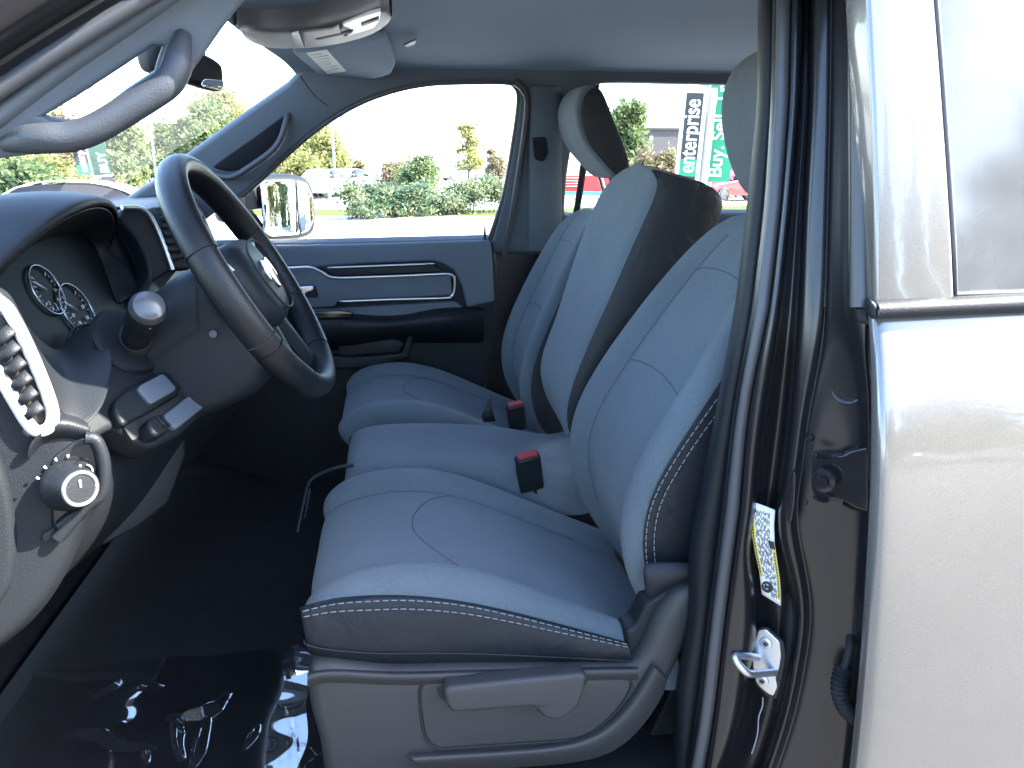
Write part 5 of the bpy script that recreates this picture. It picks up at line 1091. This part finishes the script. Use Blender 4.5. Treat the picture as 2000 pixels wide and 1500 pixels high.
# lamp posts
def lamp_post(u, Yd, vt, label):
    x, y = at(u, Yd); h = topz(vt, Yd, u); t = tag(empty('lamp_post', (x, y, GROUND)), label, 'lamp post', 'lamp posts in the lot')
    dkm = steel
    o = link('pole', tube_mesh([(0, 0, 0), (0, 0, h)], [.09, .06], 10), dkm, None); o.parent = t
    o = link('arm', tube_mesh([(-.9, 0, h - .05), (.9, 0, h - .05)], .04, 8), dkm, None); o.parent = t
    for s in (-1, 1):
        o = box('lamp_head', (s * .9 - .35, -.16, h - .12), (s * .9 + .35, .16, h + .04), dkm, None, .03); o.parent = t
for u, Yd, vt, lb in ((653, 48, 226, 'lamp post between the yellow tree and the hedge'), (738, 60, 262, 'thin lamp post right of the small pink tree'), (831, 66, 268, 'thin lamp post above the middle of the hedge'), (304, 45, 237, 'lamp post seen through the windscreen'), (168, 40, 170, 'tall pole seen inside the grab handle opening')): lamp_post(u, Yd, vt, lb)
# parked cars
def car_proto():
    t = empty('parked_car', (0, 0, GROUND)); body = mat('car_body', (.6, .6, .6), .3, coat=1.0)
    side = [(-2.25, .35), (-2.28, .62), (-2.2, .78), (-1.3, .92), (-.75, 1.0), (.0, 1.02), (1.3, 1.02), (2.05, .95), (2.25, .8), (2.27, .4), (2.0, .28), (-2.0, .28)]
    rows = [[(x * s, y, .28 + (z - .28) * (1 - .04 * abs(y))) for x, z in side] for y, s in ((-.86, .97), (-.88, 1.0), (-.5, 1.01), (0, 1.015), (.5, 1.01), (.88, 1.0), (.86, .97))]
    o = link('body', grid_mesh('body', rows, cyc_u=True, cap=True), body, None, sub=1); o.parent = t
    cab = [(-1.0, .98), (-.35, 1.40), (.1, 1.47), (.9, 1.45), (1.4, 1.32), (1.95, .98)]
    rows = [[(x * s, y * (1 - .28 * max(0, (z - .98) / .49)), z) for x, z in cab] for y, s in ((-.80, .97), (-.78, 1), (0, 1.02), (.78, 1), (.80, .97))]
    o = link('cabin', grid_mesh('cabin', rows, cap=False), body, None, sub=1, solid=.02); o.parent = t
    for s in (-1, 1):
        o = link('side_window', grid_mesh('sw', [[(x, s * (.80 - .22 * max(0, (z - .98) / .49)), z) for x, z in l] for l in ([(-.85, 1.02), (0, 1.02), (.9, 1.02), (1.75, 1.02)], [(-.32, 1.34), (.1, 1.40), (.85, 1.38), (1.3, 1.28)])]), M['gloss'], None, solid=.01); o.parent = t
        o = box('headlight', (-2.27, s * .62 - .18, .62), (-2.1, s * .62 + .18, .74), M['lamp'], None, .03); o.parent = t
        o = box('tail_light', (2.15, s * .66 - .16, .72), (2.29, s * .66 + .16, .86), M['red'], None, .03); o.parent = t
        for xx in (-1.38, 1.36):
            w_ = link('wheel', lathe_mesh([(0.1, -.12), (.30, -.12), (.33, -.08), (.33, .08), (.30, .12), (.22, .10), (.2, .12), (.05, .13)], (xx, s * .82, .33), (0, s, 0), 22), M['rubber'], None, angle=40); w_.parent = t
    return t
cproto = car_proto()
carm = {'white': mat('car_white', (.75, .76, .77), .3, coat=1), 'red': mat('car_red', (.38, .01, .02), .3, coat=1), 'silver': mat('car_silver', (.45, .47, .48), .3, metal=.5, coat=1), 'blue': mat('car_blue', (.05, .10, .2), .3, coat=1)}
used = [False]
def place_car(u, Yd, rot, cm, label, xy=None):
    x, y = xy or at(u, Yd)
    if not used[0]: r = cproto; used[0] = True
    else:
        r = cproto.copy(); COL.objects.link(r)
        for ch in list(cproto.children):
            c = ch.copy(); COL.objects.link(c); c.parent = r
    r.location = (x, y, GROUND); r.rotation_euler = (0, 0, rot)
    tag(r, label, 'car', 'cars parked round the lot')
    for ch in r.children:
        if ch.name.split('.')[0] in ('body', 'cabin'):
            ch.material_slots[0].link = 'OBJECT'; ch.material_slots[0].material = carm[cm]
place_car(1440, 41, .25, 'red', 'red car on the grass edge behind the green banner')
place_car(625, 44, 1.3, 'white', 'white car parked left of the hedge, by the side mirror')
place_car(672, 47, 1.2, 'silver', 'silver car parked at the left end of the hedge')
place_car(570, 52, 1.2, 'white', 'white car half behind the side mirror')
place_car(730, 70, 1.5, 'silver', 'silver car in the lot above the hedge')
place_car(900, 85, .3, 'white', 'white car far off above the hedge, right side')
place_car(90, 17, .1, 'white', 'white car close ahead, seen through the windscreen low left')
place_car(1385, 45, .1, 'white', 'white car between the posts of the green banner')
place_car(0, 0, .15, 'white', 'white car behind the photographer, mirrored in the rear door', xy=(15.5, -17))
place_car(0, 0, .1, 'silver', 'silver car behind the photographer, mirrored in the rear door', xy=(10, -16))
for i, (x, y, h, w, con) in enumerate(((9, -22, 8, 6, 0), (13, -25, 11, 5, 1), (17, -24, 8.5, 7, 0), (21, -26, 13, 6, 1), (25, -24, 10, 8, 0), (30, -27, 12, 9, 0), (36, -26, 11, 9, 0), (4, -25, 9, 7, 0), (43, -28, 12, 9, 0), (50, -30, 12, 10, 0))):
    tree(x, y, h, w, leafd, 'dark tree behind the photographer, mirrored in the rear window', 4000, 60 + i, 'trees mirrored in the truck', .3, .2, bool(con))
for i, (x, y, h, w, m) in enumerate(((17, 4.2, 5.5, 4, leafy), (21, 6.5, 6, 5, leafg), (15, 6.2, 3.2, 3, leafg), (24, 3.4, 7, 5, leafy))):
    tree(x, y, h, w, m, 'leafy tree behind the truck, mirrored in the passenger side mirror', 5000, 90 + i, 'trees mirrored in the side mirror', .11, .1)
